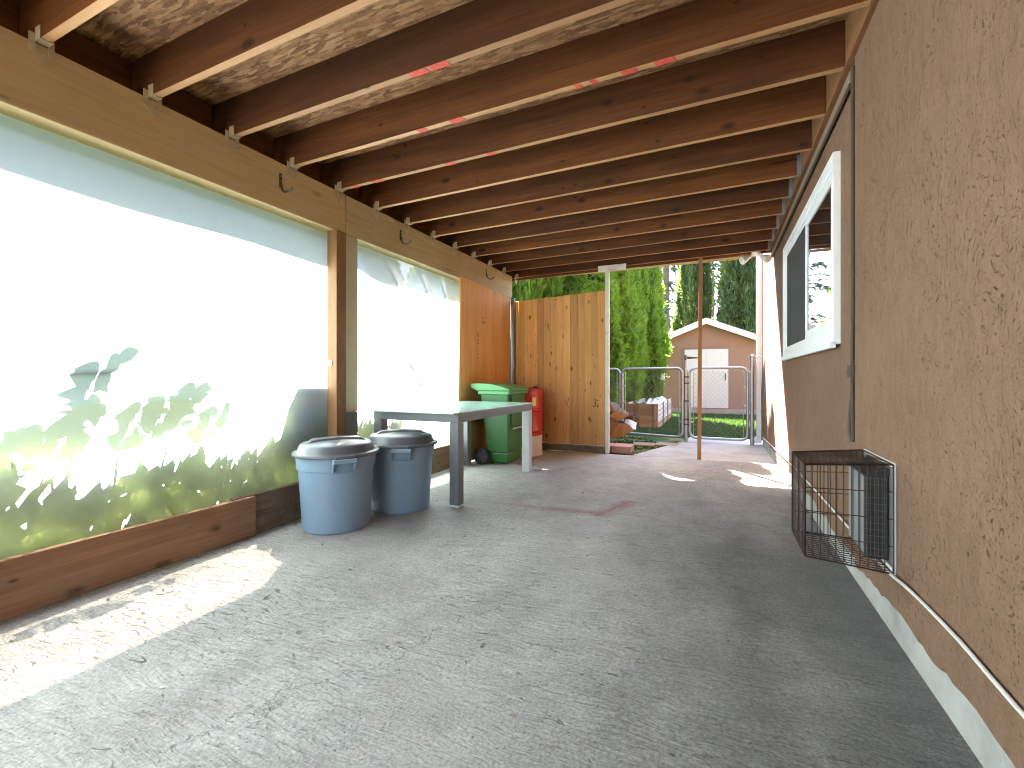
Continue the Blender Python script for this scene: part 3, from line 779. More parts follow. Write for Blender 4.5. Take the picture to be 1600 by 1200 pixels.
# ------------------------------------------------------------------ plastic sheet
def tarp_x(y, z):
    w = 0.0
    if y > 2.9:
        for (a0, b0, slope, amp, wid) in ((3.10, 1.92, -1.05, 0.022, 0.035), (3.55, 1.98, -0.95, 0.018, 0.03), (4.0, 2.08, -1.2, 0.02, 0.03), (3.3, 1.15, 0.02, 0.01, 0.04), (3.6, 0.75, 0.62, 0.012, 0.03), (4.35, 2.1, -1.6, 0.02, 0.02)):
            dd = (z - b0 - slope * (y - a0)) / math.hypot(1, slope)
            w += amp * math.exp(-(dd / wid) ** 2)
        w += 0.008 * math.sin(7 * y + 3 * z)
    else:
        w += 0.012 * math.sin(1.1 * y + 0.6) * math.sin(1.5 * z) + 0.004 * math.sin(5 * y + 2.2 * z)
        w += 0.008 * math.exp(-((z - 0.84 - 0.02 * y) / 0.03) ** 2)
    edge = max(0.0, min(1.0, (2.16 - z) / 0.25)) * max(0, min(1, (z + 0.02) / 0.25))
    return -2.832 - 0.006 - w * edge
ny, nz = 340, 90
ys = [-2.7 + 8.75 * i / ny for i in range(ny + 1)]; zs = [-0.02 + 2.32 * j / nz for j in range(nz + 1)]
m = MB(); m.add([(tarp_x(y, z) if z < 2.16 else -2.895, y, z) for z in zs for y in ys],
                [(j * (ny + 1) + i, j * (ny + 1) + i + 1, (j + 1) * (ny + 1) + i + 1, (j + 1) * (ny + 1) + i) for j in range(nz) for i in range(ny)])
tp = m.build('plastic_sheet', M['tarp'], smooth=True)
tag(tp, 'white translucent plastic sheet hung as a wall below the painted beam', 'plastic sheet')

# skirting boards at the foot of the sheet
m = MB(); m.hexa([(-2.756, -2.7, -0.018), (-2.716, -2.7, -0.018), (-2.716, 2.0, -0.018), (-2.756, 2.0, -0.018)],
                 [(-2.756, -2.7, 0.236), (-2.716, -2.7, 0.236), (-2.716, 2.0, 0.236), (-2.756, 2.0, 0.236)])
tag(m.build('skirting_board', M['board'], loc=(-2.736, 0.3, -0.018), bevel=0.006), 'long reddish brown board on edge under the plastic sheet, nearest camera', 'board', 'boards along the foot of the plastic sheet')
m = MB(); m.box(-2.778, -2.738, 1.86, 4.58, -0.02, 0.245)
tag(m.build('skirting_board', M['board_dark'], loc=(-2.758, 3.2, -0.02), bevel=0.006), 'dark weathered board on edge behind the two grey trash cans', 'board', 'boards along the foot of the plastic sheet')
# pale offcut leaning on it
m = MB(); m.prism([(3.02, 0.0), (3.72, 0.0), (3.70, 0.09), (3.63, 0.15), (3.02, 0.15)], 0, 0, 0.035)
o = m.build('wood_offcut', M['offcut'], loc=(0, 0, 0), keep=True, bevel=0.005)
o.location = (-2.62, 0.0, -0.022); o.rotation_euler = (0, R(-14), 0)
tag(o, 'short pale board with a curved end, leaning beside the table leg', 'board')

# ------------------------------------------------------------------ plywood panel and cedar fence
m = MB(); m.hexa([(-2.748, 4.535, -0.015), (-2.734, 4.535, -0.015), (-2.734, 5.95, -0.015), (-2.748, 5.95, -0.015)],
                 [(-2.748, 4.60, 2.19), (-2.734, 4.60, 2.19), (-2.734, 5.99, 2.15), (-2.748, 5.99, 2.15)])
ply = m.build('plywood_panel', M['ply'], loc=(-2.74, 5.2, 0.0))
tag(ply, 'orange brown plywood panel standing between plastic sheet and cedar fence', 'panel')
def strokes(mb, y0, z0, w, h, n, seed, x=-2.7335):
    r = random.Random(seed)
    for i in range(n):
        z = z0 + h * i / n
        y = y0 + r.uniform(0, w * 0.4); L = r.uniform(w * 0.3, w * 0.7); a = r.uniform(-0.6, 0.6) * h / n * 2
        t = r.uniform(0.004, 0.009)
        mb.hexa([(x, y, z), (x, y + L, z + a), (x, y + L, z + a + t), (x, y, z + t)], [(x + .0012, y, z), (x + .0012, y + L, z + a), (x + .0012, y + L, z + a + t), (x + .0012, y, z + t)])
for a_ in ((4.98, 1.42, 0.10, 0.16, 8, 1), (4.99, 1.16, 0.06, 0.2, 9, 2), (5.1, 1.70, 0.18, 0.07, 3, 3)):
    st = MB(); strokes(st, *a_)
    o = st.build('ink_stamp', M['ink']); o.parent = ply; o.location = -ply.location

fence = thing('cedar_fence', 'knotty orange cedar plank fence panel closing far left corner', 'fence', (-2.0, 6.1, 0))
fx0, fx1 = -2.745, -1.375
NP = 14; pw = (fx1 - fx0) / NP
planks = []
for i in range(NP):
    x = fx0 + pw * (i + 0.5)
    top = 2.115 + 0.055 * i / (NP - 1) + rng.uniform(-0.004, 0.004)
    m = MB(); g_ = 0.0013 if i != 4 else 0.003
    m.box(-pw / 2 + g_, pw / 2 - g_, -0.009, 0.009, 0.075 + rng.uniform(0, 0.01), top)
    o = m.build('plank', M['cedar'], fence, keep=True, bevel=0.003)
    o.location = (x - fence.location.x, 0.012 + rng.uniform(-0.003, 0.003), 0); o.rotation_euler = (0, rng.uniform(-0.002, 0.002), 0)
    planks.append(o)
MB().box(fx0, -1.33, 6.128, 6.166, 0.3, 0.39).build('rail', M['pole'], fence)
MB().box(fx0, -1.33, 6.128, 6.166, 1.8, 1.89).build('rail', M['pole'], fence)
MB().box(fx0, -1.325, 6.094, 6.166, -0.02, 0.072).build('bottom_board', M['board_dark'], fence, bevel=0.004)
MB().box(-1.368, -1.322, 6.06, 6.125, -0.015, 2.462).build('end_post', M['old_white'], fence, bevel=0.003)
MB().box(-2.735, -2.69, 6.02, 6.09, -0.02, 2.162).build('corner_post', M['grey_paint'], fence, bevel=0.003)
# handwritten number and scribbles on planks
fc = bpy.data.curves.new('plank_number', 'FONT'); fc.body = '32'; fc.size = 0.15; fc.extrude = 0.0006; fc.align_x = 'CENTER'
fc.materials.append(M['ink'])
fo = bpy.data.objects.new('font_source', fc); C.objects.link(fo)
bpy.context.view_layer.update()
fm = bpy.data.meshes.new_from_object(fo.evaluated_get(bpy.context.evaluated_depsgraph_get()))
bpy.data.objects.remove(fo)
fo = bpy.data.objects.new('plank_number', fm); C.objects.link(fo); fo.parent = planks[12]
fo.location = (0.02, -0.0102, 0.60); fo.rotation_euler = (R(90), R(8), 0); fo.scale = (0.6, 1, 1)
def scribble(pl, pts, name='ink_scribble'):
    m = MB(); m.tube([(x, -0.0098, z) for x, z in pts], 0.0028, 4); o = m.build(name, M['ink']); o.parent = pl
scribble(planks[8], [(-.03, .62), (-.01, .70), (.01, .64), (.03, .72), (.0, .6), (.03, .58)])
scribble(planks[5], [(-.03, 1.72), (.0, 1.80), (.01, 1.70), (.03, 1.78), (.02, 1.67)])
# white bracket board on the header above the end post
m = MB(); m.box(-1.50, -1.12, 6.20, 6.222, 2.455, 2.535)
br_ = m.build('bracket_board', M['old_white'], loc=(-1.31, 6.21, 2.49), bevel=0.003)
tag(br_, 'short white board nailed to the header above the cedar fence post', 'board')

# slim pole holding the header
m = MB(); m.bar((-0.205, 6.06, -0.01), (-0.19, 6.08, 2.475), 0.045, 0.045, (0, 1, 0))
tag(m.build('wooden_pole', M['pole'], loc=(-0.205, 6.06, 0), bevel=0.004), 'slim brown wooden pole from slab edge up to the header', 'pole')

# floodlight
fl = thing('floodlight', 'white twin floodlight fixed under the header near house wall', 'light', (0.42, 6.17, 2.50))
m = MB(); m.lathe([(0.05, 0), (0.052, -0.02), (0.045, -0.035), (0.0, -0.036)], 20, (0.42, 6.17, 2.498), cap1=False); m.build('base', M['lamp_glass'], fl, smooth=True)
for a, yy in ((-1, 6.16), (1, 6.17)):
    m = MB()
    p0 = Vector((0.42 + a * 0.02, yy, 2.475)); p1 = p0 + Vector((a * 0.05 - 0.01, -0.02, -0.035)); dd = (Vector((a * 0.7 - 0.1, -0.55, -0.5))).normalized()
    m.tube([p0, p1], 0.012, 8)
    m.tube([p1 - dd * 0.01, p1 + dd * 0.02, p1 + dd * 0.07, p1 + dd * 0.10], [0.018, 0.03, 0.042, 0.047], 16)
    lh = m.build('lamp_head', M['white_paint'], fl, smooth=True)
    m2 = MB(); m2.tube([p1 + dd * 0.1005, p1 + dd * 0.104], [0.043, 0.02], 16); o = m2.build('lens', M['lamp_glass'], fl); o.parent = lh

# ------------------------------------------------------------------ trash cans
def trash_can(loc, rz, label):
    t = thing('trash_can', label, 'trash can', loc, 'grey trash cans below the post')
    m = MB()
    m.lathe([(0.0, 0.0), (0.212, 0.0), (0.220, 0.008), (0.232, 0.2), (0.246, 0.405), (0.247, 0.412), (0.256, 0.415), (0.262, 0.505), (0.270, 0.507), (0.270, 0.515), (0.245, 0.515)], 48, cap0=False, cap1=False)
    bd = m.build('body', M['can_body'], t, keep=True, smooth=True)
    m = MB()
    m.lathe([(0.268, 0.500), (0.283, 0.500), (0.286, 0.510), (0.282, 0.521), (0.258, 0.524), (0.252, 0.530), (0.240, 0.566), (0.226, 0.578), (0.15, 0.592), (0.08, 0.598), (0.0, 0.600)], 48, cap0=True, cap1=False)
    ld = m.build('lid', M['can_lid'], t, keep=True, smooth=True)
    # raised grip across the lid
    m = MB()
    n = 12
    top = []; bot = []
    prof = [(-0.185, 0.588), (-0.15, 0.606), (0.0, 0.614), (0.15, 0.606), (0.185, 0.588)]
    for w, dz in ((-0.055, -0.02), (-0.045, 0.0), (0.045, 0.0), (0.055, -0.02)):
        top.append([(x, w, z + dz) for x, z in prof])
    vs_ = [p for row in top for p in row]; k = len(prof)
    fs = [(i * k + j, i * k + j + 1, (i + 1) * k + j + 1, (i + 1) * k + j) for i in range(3) for j in range(k - 1)]
    m.add(vs_, fs)
    o = m.build('grip', M['can_lid'], t, keep=True, smooth=True); o.parent = ld
    for s in (0, math.pi):
        m = MB()
        # hollow wedge handle: two cheeks, bottom, outer lip
        yo, yi, w = -0.305, -0.252, 0.072
        m.hexa([(-w, yi, 0.415), (-w + 0.01, yi, 0.415), (-w + 0.012, yi - 0.006, 0.415), (-w, yi - 0.006, 0.415)], [(-w, yi + .005, 0.5), (-w + 0.012, yi + .005, 0.5), (-w + 0.012, yo, 0.5), (-w, yo, 0.5)])
        m.hexa([(w - 0.01, yi, 0.415), (w, yi, 0.415), (w, yi - 0.006, 0.415), (w - 0.012, yi - 0.006, 0.415)], [(w - 0.012, yi + .005, 0.5), (w, yi + .005, 0.5), (w, yo, 0.5), (w - 0.012, yo, 0.5)])
        m.box(-w, w, yo - 0.006, yo + 0.010, 0.474, 0.501)
        m.hexa([(-w, yi + .004, 0.406), (w, yi + .004, 0.406), (w, yi - 0.02, 0.415), (-w, yi - 0.02, 0.415)], [(-w, yi + .004, 0.414), (w, yi + .004, 0.414), (w, yi - 0.022, 0.422), (-w, yi - 0.022, 0.422)])
        o = m.build('handle', M['can_body'], t, keep=True, bevel=0.003); o.rotation_euler = (0, 0, s)
    m = MB(); m.box(-0.06, 0.06, -0.292, -0.27, 0.497, 0.520); o = m.build('latch', M['can_lid'], t, keep=True, bevel=0.004); o.parent = ld
    t.rotation_euler = (0, 0, rz)
    return t
can = trash_can((-2.415, 2.385, fz(-2.42)), R(55), 'blue grey trash can with charcoal lid, nearest of the pair')
dup(can, (-2.285, 2.925, fz(-2.28)), 'blue grey trash can with charcoal lid at the table end, farther of the pair', rz=R(38))

# ------------------------------------------------------------------ glass table
tb = thing('glass_table', 'grey metal table with frosted green glass top beside the plastic sheet', 'table', (-2.26, 3.85, fz(-2.26)))
TX0, TX1, TY0, TY1 = -2.69, -1.845, 3.07, 4.62
m = MB(); m.box(TX0, TX1, TY0, TY0 + 0.05, 0.645, 0.715); m.box(TX0, TX1, TY1 - 0.05, TY1, 0.645, 0.715)
m.box(TX0, TX0 + 0.05, TY0 + 0.05, TY1 - 0.05, 0.646, 0.714); m.box(TX1 - 0.05, TX1, TY0 + 0.05, TY1 - 0.05, 0.646, 0.714)
m.build('frame', M['table_frame'], tb, bevel=0.003)
m = MB(); m.box(TX0 - 0.02, TX1 - 0.005, TY0 - 0.07, TY1 + 0.03, 0.7165, 0.727); m.build('glass_top', M['glass'], tb, bevel=0.002)
for x0, x1, y0, y1 in ((TX1 - 0.085, TX1 - 0.002, TY0 + 0.002, TY0 + 0.085), (TX0 + 0.002, TX0 + 0.085, TY0 + 0.002, TY0 + 0.085), (TX0 + 0.002, TX0 + 0.085, TY1 - 0.085, TY1 - 0.002)):
    m = MB(); m.box(x0, x1, y0, y1, fz(x1) + 0.006, 0.644); o = m.build('leg', M['table_frame'], tb, bevel=0.004)
    m = MB(); m.box(x0 - 0.001, x1 + 0.001, y0 - 0.001, y1 + 0.001, fz(x1), fz(x1) + 0.016); f_ = m.build('foot', M['table_leg_light'], tb); f_.parent = o
m = MB(); m.box(TX1 - 0.085, TX1 - 0.002, TY1 - 0.085, TY1 - 0.002, fz(TX1), 0.644); o = m.build('leg', M['table_leg_light'], tb, bevel=0.004); o['label'] = 'pale grey table leg'

# ------------------------------------------------------------------ wheeled green bin: its back (wheels, handle) faces the sheet
bn_ = thing('wheeled_bin', 'green wheeled garbage bin with paler lid standing behind the table', 'bin', (-2.38, 5.0, fz(-2.38)))
bz = fz(-2.38)
m = MB()
lv = [(-2.475, -2.235, 4.83, 5.22, bz + 0.02), (-2.49, -2.225, 4.81, 5.24, bz + 0.14), (-2.55, -2.205, 4.765, 5.285, 0.70), (-2.56, -2.20, 4.755, 5.295, 0.84)]
for a, c_ in zip(lv[:-1], lv[1:]):
    m.hexa([(a[0], a[2], a[4]), (a[1], a[2], a[4]), (a[1], a[3], a[4]), (a[0], a[3], a[4])], [(c_[0], c_[2], c_[4]), (c_[1], c_[2], c_[4]), (c_[1], c_[3], c_[4]), (c_[0], c_[3], c_[4])])
bodyo = m.build('body', M['bin_green'], bn_, bevel=0.012)
m = MB(); m.box(-2.585, -2.18, 4.735, 5.315, 0.80, 0.845); m.build('rim', M['bin_lid'], bn_, bevel=0.01)
# stepped front with lifting bar
m = MB(); m.hexa([(-2.222, 4.86, 0.42), (-2.195, 4.87, 0.42), (-2.195, 5.19, 0.42), (-2.222, 5.20, 0.42)], [(-2.205, 4.83, 0.80), (-2.178, 4.83, 0.80), (-2.178, 5.23, 0.80), (-2.205, 5.23, 0.80)])
m.build('front_panel', M['bin_green'], bn_, bevel=0.01)
m = MB(); m.tube([(-2.187, 4.86, 0.40), (-2.187, 5.22, 0.40)], 0.012, 10); m.build('lift_bar', M['galv'], bn_, smooth=True)
# domed lid with handle lip at the back
m = MB()
prof = [(-2.69, 0.915), (-2.66, 0.93), (-2.55, 0.935), (-2.40, 0.925), (-2.25, 0.895), (-2.165, 0.865), (-2.16, 0.845), (-2.60, 0.845), (-2.65, 0.875)]
m.prism(prof, 1, 4.725, 5.325); lid = m.build('lid', M['bin_lid'], bn_, bevel=0.012)
m = MB(); m.tube([(-2.675, 4.76, 0.885), (-2.675, 5.29, 0.885)], 0.016, 10); m.build('handle', M['bin_lid'], bn_, smooth=True)
for y in (4.755, 5.295):
    m = MB(); m.lathe([(0.0, -0.03), (0.088, -0.03), (0.098, -0.022), (0.098, 0.022), (0.088, 0.03), (0.0, 0.03)], 28, cap0=False, cap1=False)
    w = m.build('wheel', M['black'], bn_, keep=True, smooth=True); w.location = Vector((-2.535, y, bz + 0.098)) - bn_.location; w.rotation_euler = (R(90), 0, 0)
    m = MB(); m.lathe([(0.022, -0.036), (0.022, 0.036)], 14)
    for k in range(6):
        a = k * math.pi / 3; dx, dy = math.cos(a), math.sin(a); px, py = -dy * 0.012, dx * 0.012
        for zz in (-0.034, 0.030):
            m.hexa([(dx * .018 - px, dy * .018 - py, zz), (dx * .078 - px, dy * .078 - py, zz), (dx * .078 + px, dy * .078 + py, zz), (dx * .018 + px, dy * .018 + py, zz)],
                   [(dx * .018 - px, dy * .018 - py, zz + .006), (dx * .078 - px, dy * .078 - py, zz + .006), (dx * .078 + px, dy * .078 + py, zz + .006), (dx * .018 + px, dy * .018 + py, zz + .006)])
    hb = m.build('hub', M['hub'], bn_, keep=True); hb.parent = w

# ------------------------------------------------------------------ red drum
dz_ = fz(-2.40)
dr = thing('steel_drum', 'red steel drum with worn white lower band in the fence corner', 'drum', (-2.405, 5.63, dz_))
m = MB()
rp = [(0.278, 0.0), (0.29, 0.004), (0.29, 0.012), (0.282, 0.02), (0.282, 0.265)]
m.lathe([(0.0, 0.0)] + rp, 48, cap0=False, cap1=False); m.build('lower_band', M['drum_white'], dr, keep=True, smooth=True)
m = MB()
m.lathe([(0.2822, 0.265), (0.2822, 0.31), (0.286, 0.318), (0.292, 0.328), (0.286, 0.338), (0.2815, 0.345), (0.2815, 0.58), (0.286, 0.588), (0.292, 0.598), (0.286, 0.608), (0.282, 0.615),
         (0.282, 0.62), (0.288, 0.63), (0.282, 0.64), (0.282, 0.86), (0.290, 0.866), (0.292, 0.876), (0.286, 0.884), (0.276, 0.882), (0.272, 0.87), (0.0, 0.87)], 48, cap0=False, cap1=False)
m.build('shell', M['drum_red'], dr, keep=True, smooth=True)
m = MB()
for a in range(-3, 4):
    pass
tx = [(0.2835 * math.cos(a), 0.2835 * math.sin(a)) for a in [R(-38) + R(1.5) * k for k in range(9)]]
m.add([(x, y, z) for z in (0.66, 0.77) for x, y in tx] + [(x * 1.012, y * 1.012, z) for z in (0.66, 0.77) for x, y in tx],
      [(i, i + 1, i + 10, i + 9) for i in range(8)] + [(18 + i, 18 + i + 9, 18 + i + 10, 18 + i + 1) for i in range(8)] + [(i, 18 + i, 19 + i, i + 1) for i in range(8)] + [(9 + i, 10 + i, 28 + i, 27 + i) for i in range(8)] + [(0, 9, 27, 18), (8, 26, 35, 17)])
m.build('label_plate', M['yellow'], dr, keep=True)
for a, rr in ((0.6, 0.2), (3.5, 0.2)):
    m = MB(); m.lathe([(0.034, 0.868), (0.034, 0.9), (0.028, 0.905), (0.0, 0.905)], 14, (rr * math.cos(a), rr * math.sin(a), 0), cap1=False); m.build('bung', M['black'], dr, keep=True, smooth=True)

# ------------------------------------------------------------------ vent with wire cage on the house wall
vt = thing('wall_vent', 'dark wall vent in white frame on brown stucco inside the wire cage', 'vent', (0.598, 2.28, 0.48))
m = MB(); ring(m, 2.098, 2.478, 0.275, 0.685, 0.018, 0.589, 0.5975); m.build('frame', M['white_paint'], vt, bevel=0.002)
m = MB(); m.box(0.593, 0.5975, 2.118, 2.45, 0.303, 0.657); m.build('back_plate', M['pale_vent'], vt)
m = MB(); m.box(0.522, 0.5925, 2.172, 2.42, 0.312, 0.622); m.build('housing', M['pale_vent'], vt, bevel=0.004)
for y in (2.255, 2.338):
    m = MB(); m.box(0.5195, 0.5215, y, y + 0.006, 0.315, 0.62); m.build('seam', M['hub'], vt)
m = MB(); m.box(0.516, 0.592, 2.160, 2.1715, 0.306, 0.628); m.build('grille_back', M['black'], vt, bevel=0.004)
m = MB()
for k in range(6):
    x = 0.522 + k * 0.012; m.box(x, x + 0.0022, 2.1545, 2.1575, 0.315, 0.62)
for k in range(13):
    z = 0.318 + k * 0.0245; m.box(0.519, 0.588, 2.1575, 2.1595, z, z + 0.003)
m.build('grille', M['hub'], vt)
m = MB(); m.hexa([(0.51, 2.15, 0.624), (0.5925, 2.15, 0.63), (0.5925, 2.43, 0.63), (0.51, 2.43, 0.624)], [(0.51, 2.15, 0.632), (0.5925, 2.15, 0.655), (0.5925, 2.43, 0.655), (0.51, 2.43, 0.632)])
m.build('hood', M['black'], vt)

cg = thing('wire_cage', 'rusty black wire cage bolted to the stucco around the wall vent', 'cage', (0.45, 2.29, 0.48))
CX0, CX1, CY0, CY1, CZ0, CZ1 = 0.312, 0.587, 2.094, 2.475, 0.285, 0.675
def grid(name, fn, nu, nv, r=0.0018):
    m = MB()
    for i in range(nu + 1):
        m.tube([fn(i / nu, 0), fn(i / nu, 1)], r if 0 < i < nu else r * 1.7, 4)
    for j in range(nv + 1):
        m.tube([fn(0, j / nv), fn(1, j / nv)], r if 0 < j < nv else r * 1.7, 4)
    return m.build(name, M['rust_wire'], cg)
def lerp(a, b, t): return a + (b - a) * t
def zt(x): return lerp(0.66, 0.680, (x - CX0) / (CX1 - CX0))
def zb(x): return lerp(0.303, 0.280, (x - CX0) / (CX1 - CX0))
grid('front_panel', lambda u, v: (CX0, lerp(CY0, CY1 - 0.05, u), lerp(zb(CX0), zt(CX0), v)), 10, 4)
grid('side_panel', lambda u, v: (lerp(CX0, CX1, u), CY0, lerp(zb(lerp(CX0, CX1, u)), zt(lerp(CX0, CX1, u)), v)), 11, 4)
grid('side_panel', lambda u, v: (lerp(CX0, CX1, u), lerp(CY1 - 0.05, CY1, u), lerp(zb(lerp(CX0, CX1, u)), zt(lerp(CX0, CX1, u)), v)), 11, 4)
grid('top_panel', lambda u, v: (lerp(CX0, CX1, u), lerp(CY0, lerp(CY1 - .05, CY1, u), v), zt(lerp(CX0, CX1, u))), 4, 13)
grid('bottom_panel', lambda u, v: (lerp(CX0, CX1, u), lerp(CY0, lerp(CY1 - .05, CY1, u), v), zb(lerp(CX0, CX1, u))), 8, 13)

# cable clipped along the foot of the wall
pts = [(0.60, 7.5, 0.13), (0.60, 6.5, 0.165), (0.60, 5.5, 0.20), (0.60, 4.54, 0.228), (0.60, 3.6, 0.242), (0.598, 3.0, 0.25), (0.592, 2.65, 0.258), (0.585, 2.48, 0.262), (0.583, 2.25, 0.27), (0.58, 2.09, 0.278),
       (0.583, 1.98, 0.288), (0.588, 1.869, 0.291), (0.588, 1.7, 0.297), (0.588, 1.572, 0.298), (0.588, 1.42, 0.292), (0.588, 1.3, 0.290), (0.586, 1.1, 0.30), (0.588, 0.6, 0.315), (0.588, -1.0, 0.30)]
def smooth_pts(p, n=4):
    out = []
    p = [Vector(q) for q in p]
    for i in range(len(p) - 1):
        a, b_, c_, d_ = p[max(i - 1, 0)], p[i], p[i + 1], p[min(i + 2, len(p) - 1)]
        for k in range(n):
            t = k / n
            out.append(0.5 * (2 * b_ + (c_ - a) * t + (2 * a - 5 * b_ + 4 * c_ - d_) * t * t + (3 * b_ - a - 3 * c_ + d_) * t ** 3))
    return out + [p[-1]]
m = MB(); m.tube(smooth_pts(pts), 0.0058, 8)
tag(m.build('cable', M['cable'], smooth=True), 'white cable running low along the brown stucco wall through the cage', 'cable')

# ------------------------------------------------------------------ chain link gates
def rounded(x0, x1, z0, z1, r=0.09, n=5):
    pts = []
    for cx, cz, a0 in ((x1 - r, z1 - r, 0), (x0 + r, z1 - r, 90), (x0 + r, z0 + r, 180), (x1 - r, z0 + r, 270)):
        for k in range(n + 1):
            a = R(a0 + 90 * k / n); pts.append((cx + r * math.cos(a), 0, cz + r * math.sin(a)))
    return pts + [pts[0]]
def chain_mesh(x0, x1, z0, z1, step=0.072, r=0.0021):
    m = MB(); n = int((x1 - x0 + z1 - z0) / step) + 2
    for sgn in (1, -1):
        for k in range(-int((z1 - z0) / step) - 1, n):
            a = x0 + k * step
            p = []
            # line x = a + t, z = z0 + t (or mirrored), clipped
            t0 = max(0, x0 - a); t1 = min(z1 - z0, x1 - a)
            if t1 - t0 < 0.02: continue
            q0, q1 = (a + t0, z0 + t0), (a + t1, z0 + t1)
            if sgn < 0: q0, q1 = (x0 + x1 - q0[0], q0[1]), (x0 + x1 - q1[0], q1[1])
            m.tube([(q0[0], 0.004 * sgn, q0[1]), (q1[0], 0.004 * sgn, q1[1])], r, 4, caps=False)
    return m
def gate(loc, rz, w, label, z1=1.15):
    t = thing('wire_gate', label, 'gate', loc, 'chain link gates across the path', rz)
    m = MB(); m.tube(rounded(0, w, 0.055, z1), 0.021, 10, caps=False); m.build('frame', M['galv'], t, keep=True, smooth=True)
    m = chain_mesh(0.06, w - 0.06, 0.09, z1 - 0.05); m.build('chain_mesh', M['dull_steel'], t, keep=True)
    for x in (0.055, w - 0.055):
        m = MB(); m.tube([(x, 0, 0.09), (x, 0, z1 - 0.05)], 0.006, 6); m.build('tension_bar', M['galv'], t, keep=True)
        for z in (0.3, 0.58, 0.86):
            m = MB(); m.bar((0.0 if x < w / 2 else w, -0.004, z), (x, -0.004, z), 0.05, 0.012, (0, 0, 1)); m.build('clamp', M['galv'], t, keep=True)
    return t
GY = 7.72
gate((-0.40, GY, 0), 0, 0.815, 'chain link gate hanging right of the middle post, in front of shed doors')
gate((-0.505, GY - 0.05, 0), R(180 - 14), 1.02, 'chain link gate left of the middle post, swung slightly open')
gate((-1.535, GY + 0.21, 0), R(180 - 10), 0.95, 'chain link gate behind the firewood, at far left of the row')
def gpost(x, y, h, label):
    t = thing('gate_post', label, 'post', (x, y, 0), 'round steel posts of the wire gates')
    m = MB(); m.tube([(x, y, -0.05), (x, y, h)], 0.03, 14); m.build('tube', M['galv'], t, smooth=True)
    m = MB(); m.lathe([(0.033, -0.01), (0.034, 0.012), (0.02, 0.028), (0.0, 0.03)], 14, (x, y, h), cap1=False); m.build('cap', M['galv'], t, smooth=True)
    return t
gp = gpost(-0.455, GY, 1.26, 'galvanised gate post between the two gates with a hinge on top')
m = MB(); m.bar((-0.48, GY - 0.02, 1.31), (-0.445, GY - 0.02, 1.31), 0.02, 0.09); m.hexa([(-0.44, GY - 0.026, 1.29), (-0.27, GY - 0.026, 1.303), (-0.27, GY - 0.016, 1.303), (-0.44, GY - 0.016, 1.29)], [(-0.44, GY - 0.026, 1.335), (-0.27, GY - 0.026, 1.318), (-0.27, GY - 0.016, 1.318), (-0.44, GY - 0.016, 1.335)])
m.build('hinge', M['metal_dark'], gp)
for z in (0.25, 0.33, 0.62, 0.9, 1.0):
    m = MB(); m.box(-0.50, -0.41, GY - 0.036, GY - 0.03, z, z + 0.022); m.build('clamp', M['metal_dark'], gp)
gp2 = gpost(0.475, GY, 1.32, 'galvanised gate post beside the white downspout')
for z in (1.08,):
    m = MB(); m.box(0.41, 0.475, GY - 0.036, GY - 0.028, z, z + 0.02); m.build('latch', M['galv'], gp2)

# ------------------------------------------------------------------ firewood, pavers, stepping slabs
def log(loc, rot, L, R0, prof, label):
    m = MB()
    n = len(prof)
    r = random.Random(int(L * 1000) + n)
    secs = 6
    vs_ = []
    for s in range(secs):
        for (a, rr) in prof:
            k = 1 + r.uniform(-0.05, 0.05)
            vs_.append((L * (s / (secs - 1) - 0.5), R0 * rr * k * math.cos(a), R0 * rr * k * math.sin(a)))
    fs = []; mi = []
    for s in range(secs - 1):
        for i in range(n):
            j = (i + 1) % n
            fs.append((s * n + i, s * n + j, (s + 1) * n + j, (s + 1) * n + i))
            mi.append(1 if prof[i][1] > 0.75 and prof[j][1] > 0.75 else 0)
    fs += [tuple(range(n)), tuple((secs - 1) * n + i for i in range(n))]; mi += [2, 2]
    m.v = vs_; m.f = fs; m.mi = mi
    o = m.build('firewood_log', [M['log'], M['bark'], M['log_end']], loc=(0, 0, 0), keep=True)
    o.location = loc; o.rotation_euler = rot
    return tag(o, label, 'log', 'split firewood piled behind the fence')
def wedge(a0, a1, n=6): return [(0.0, 0.08)] + [(R(a0 + (a1 - a0) * k / n), 1.0) for k in range(n + 1)]
LX = -1.42
log((-1.66, 7.12, 0.07), (0.15, 0, R(84)), 0.40, 0.19, wedge(0, 115), 'split log at lower left of the pile, beside the fence post')
log((-1.36, 7.14, 0.09), (0.35, 0, R(97)), 0.42, 0.23, wedge(-25, 130), 'broad split log lowest at the right of the pile')
log((-1.52, 7.10, 0.245), (1.9, 0, R(88)), 0.40, 0.15, wedge(-30, 60), 'dark wedge log halfway up the pile')
log((-1.69, 7.16, 0.30), (0.5, 0.05, R(80)), 0.38, 0.17, wedge(0, 110), 'pale split log at left of the pile, halfway up')
log((-1.40, 7.18, 0.33), (0.9, -0.05, R(99)), 0.38, 0.17, wedge(-20, 95), 'orange split log high at the right of the pile')
log((-1.58, 7.20, 0.46), (0.2, 0.03, R(86)), 0.40, 0.16, wedge(10, 165), 'topmost split log of the pile beside the fence')
log((-1.27, 7.12, 0.40), (0.0, 0.0, R(12)), 0.17, 0.04, wedge(0, 300), 'small bright yellow splinter log poking out at right')
m = MB(); m.hexa([(-0.13, -0.10, 0), (0.13, -0.10, 0), (0.16, 0.12, 0.0), (-0.12, 0.14, 0.02)], [(-0.13, -0.10, 0.012), (0.13, -0.10, 0.010), (0.16, 0.12, 0.012), (-0.12, 0.14, 0.032)])
o = m.build('pale_slab', M['bag'], loc=(0, 0, 0), keep=True, bevel=0.003); o.scale = (0.7, 0.7, 1); o.location = (-1.23, 7.12, 0.27); o.rotation_euler = (R(42), R(16), R(25))
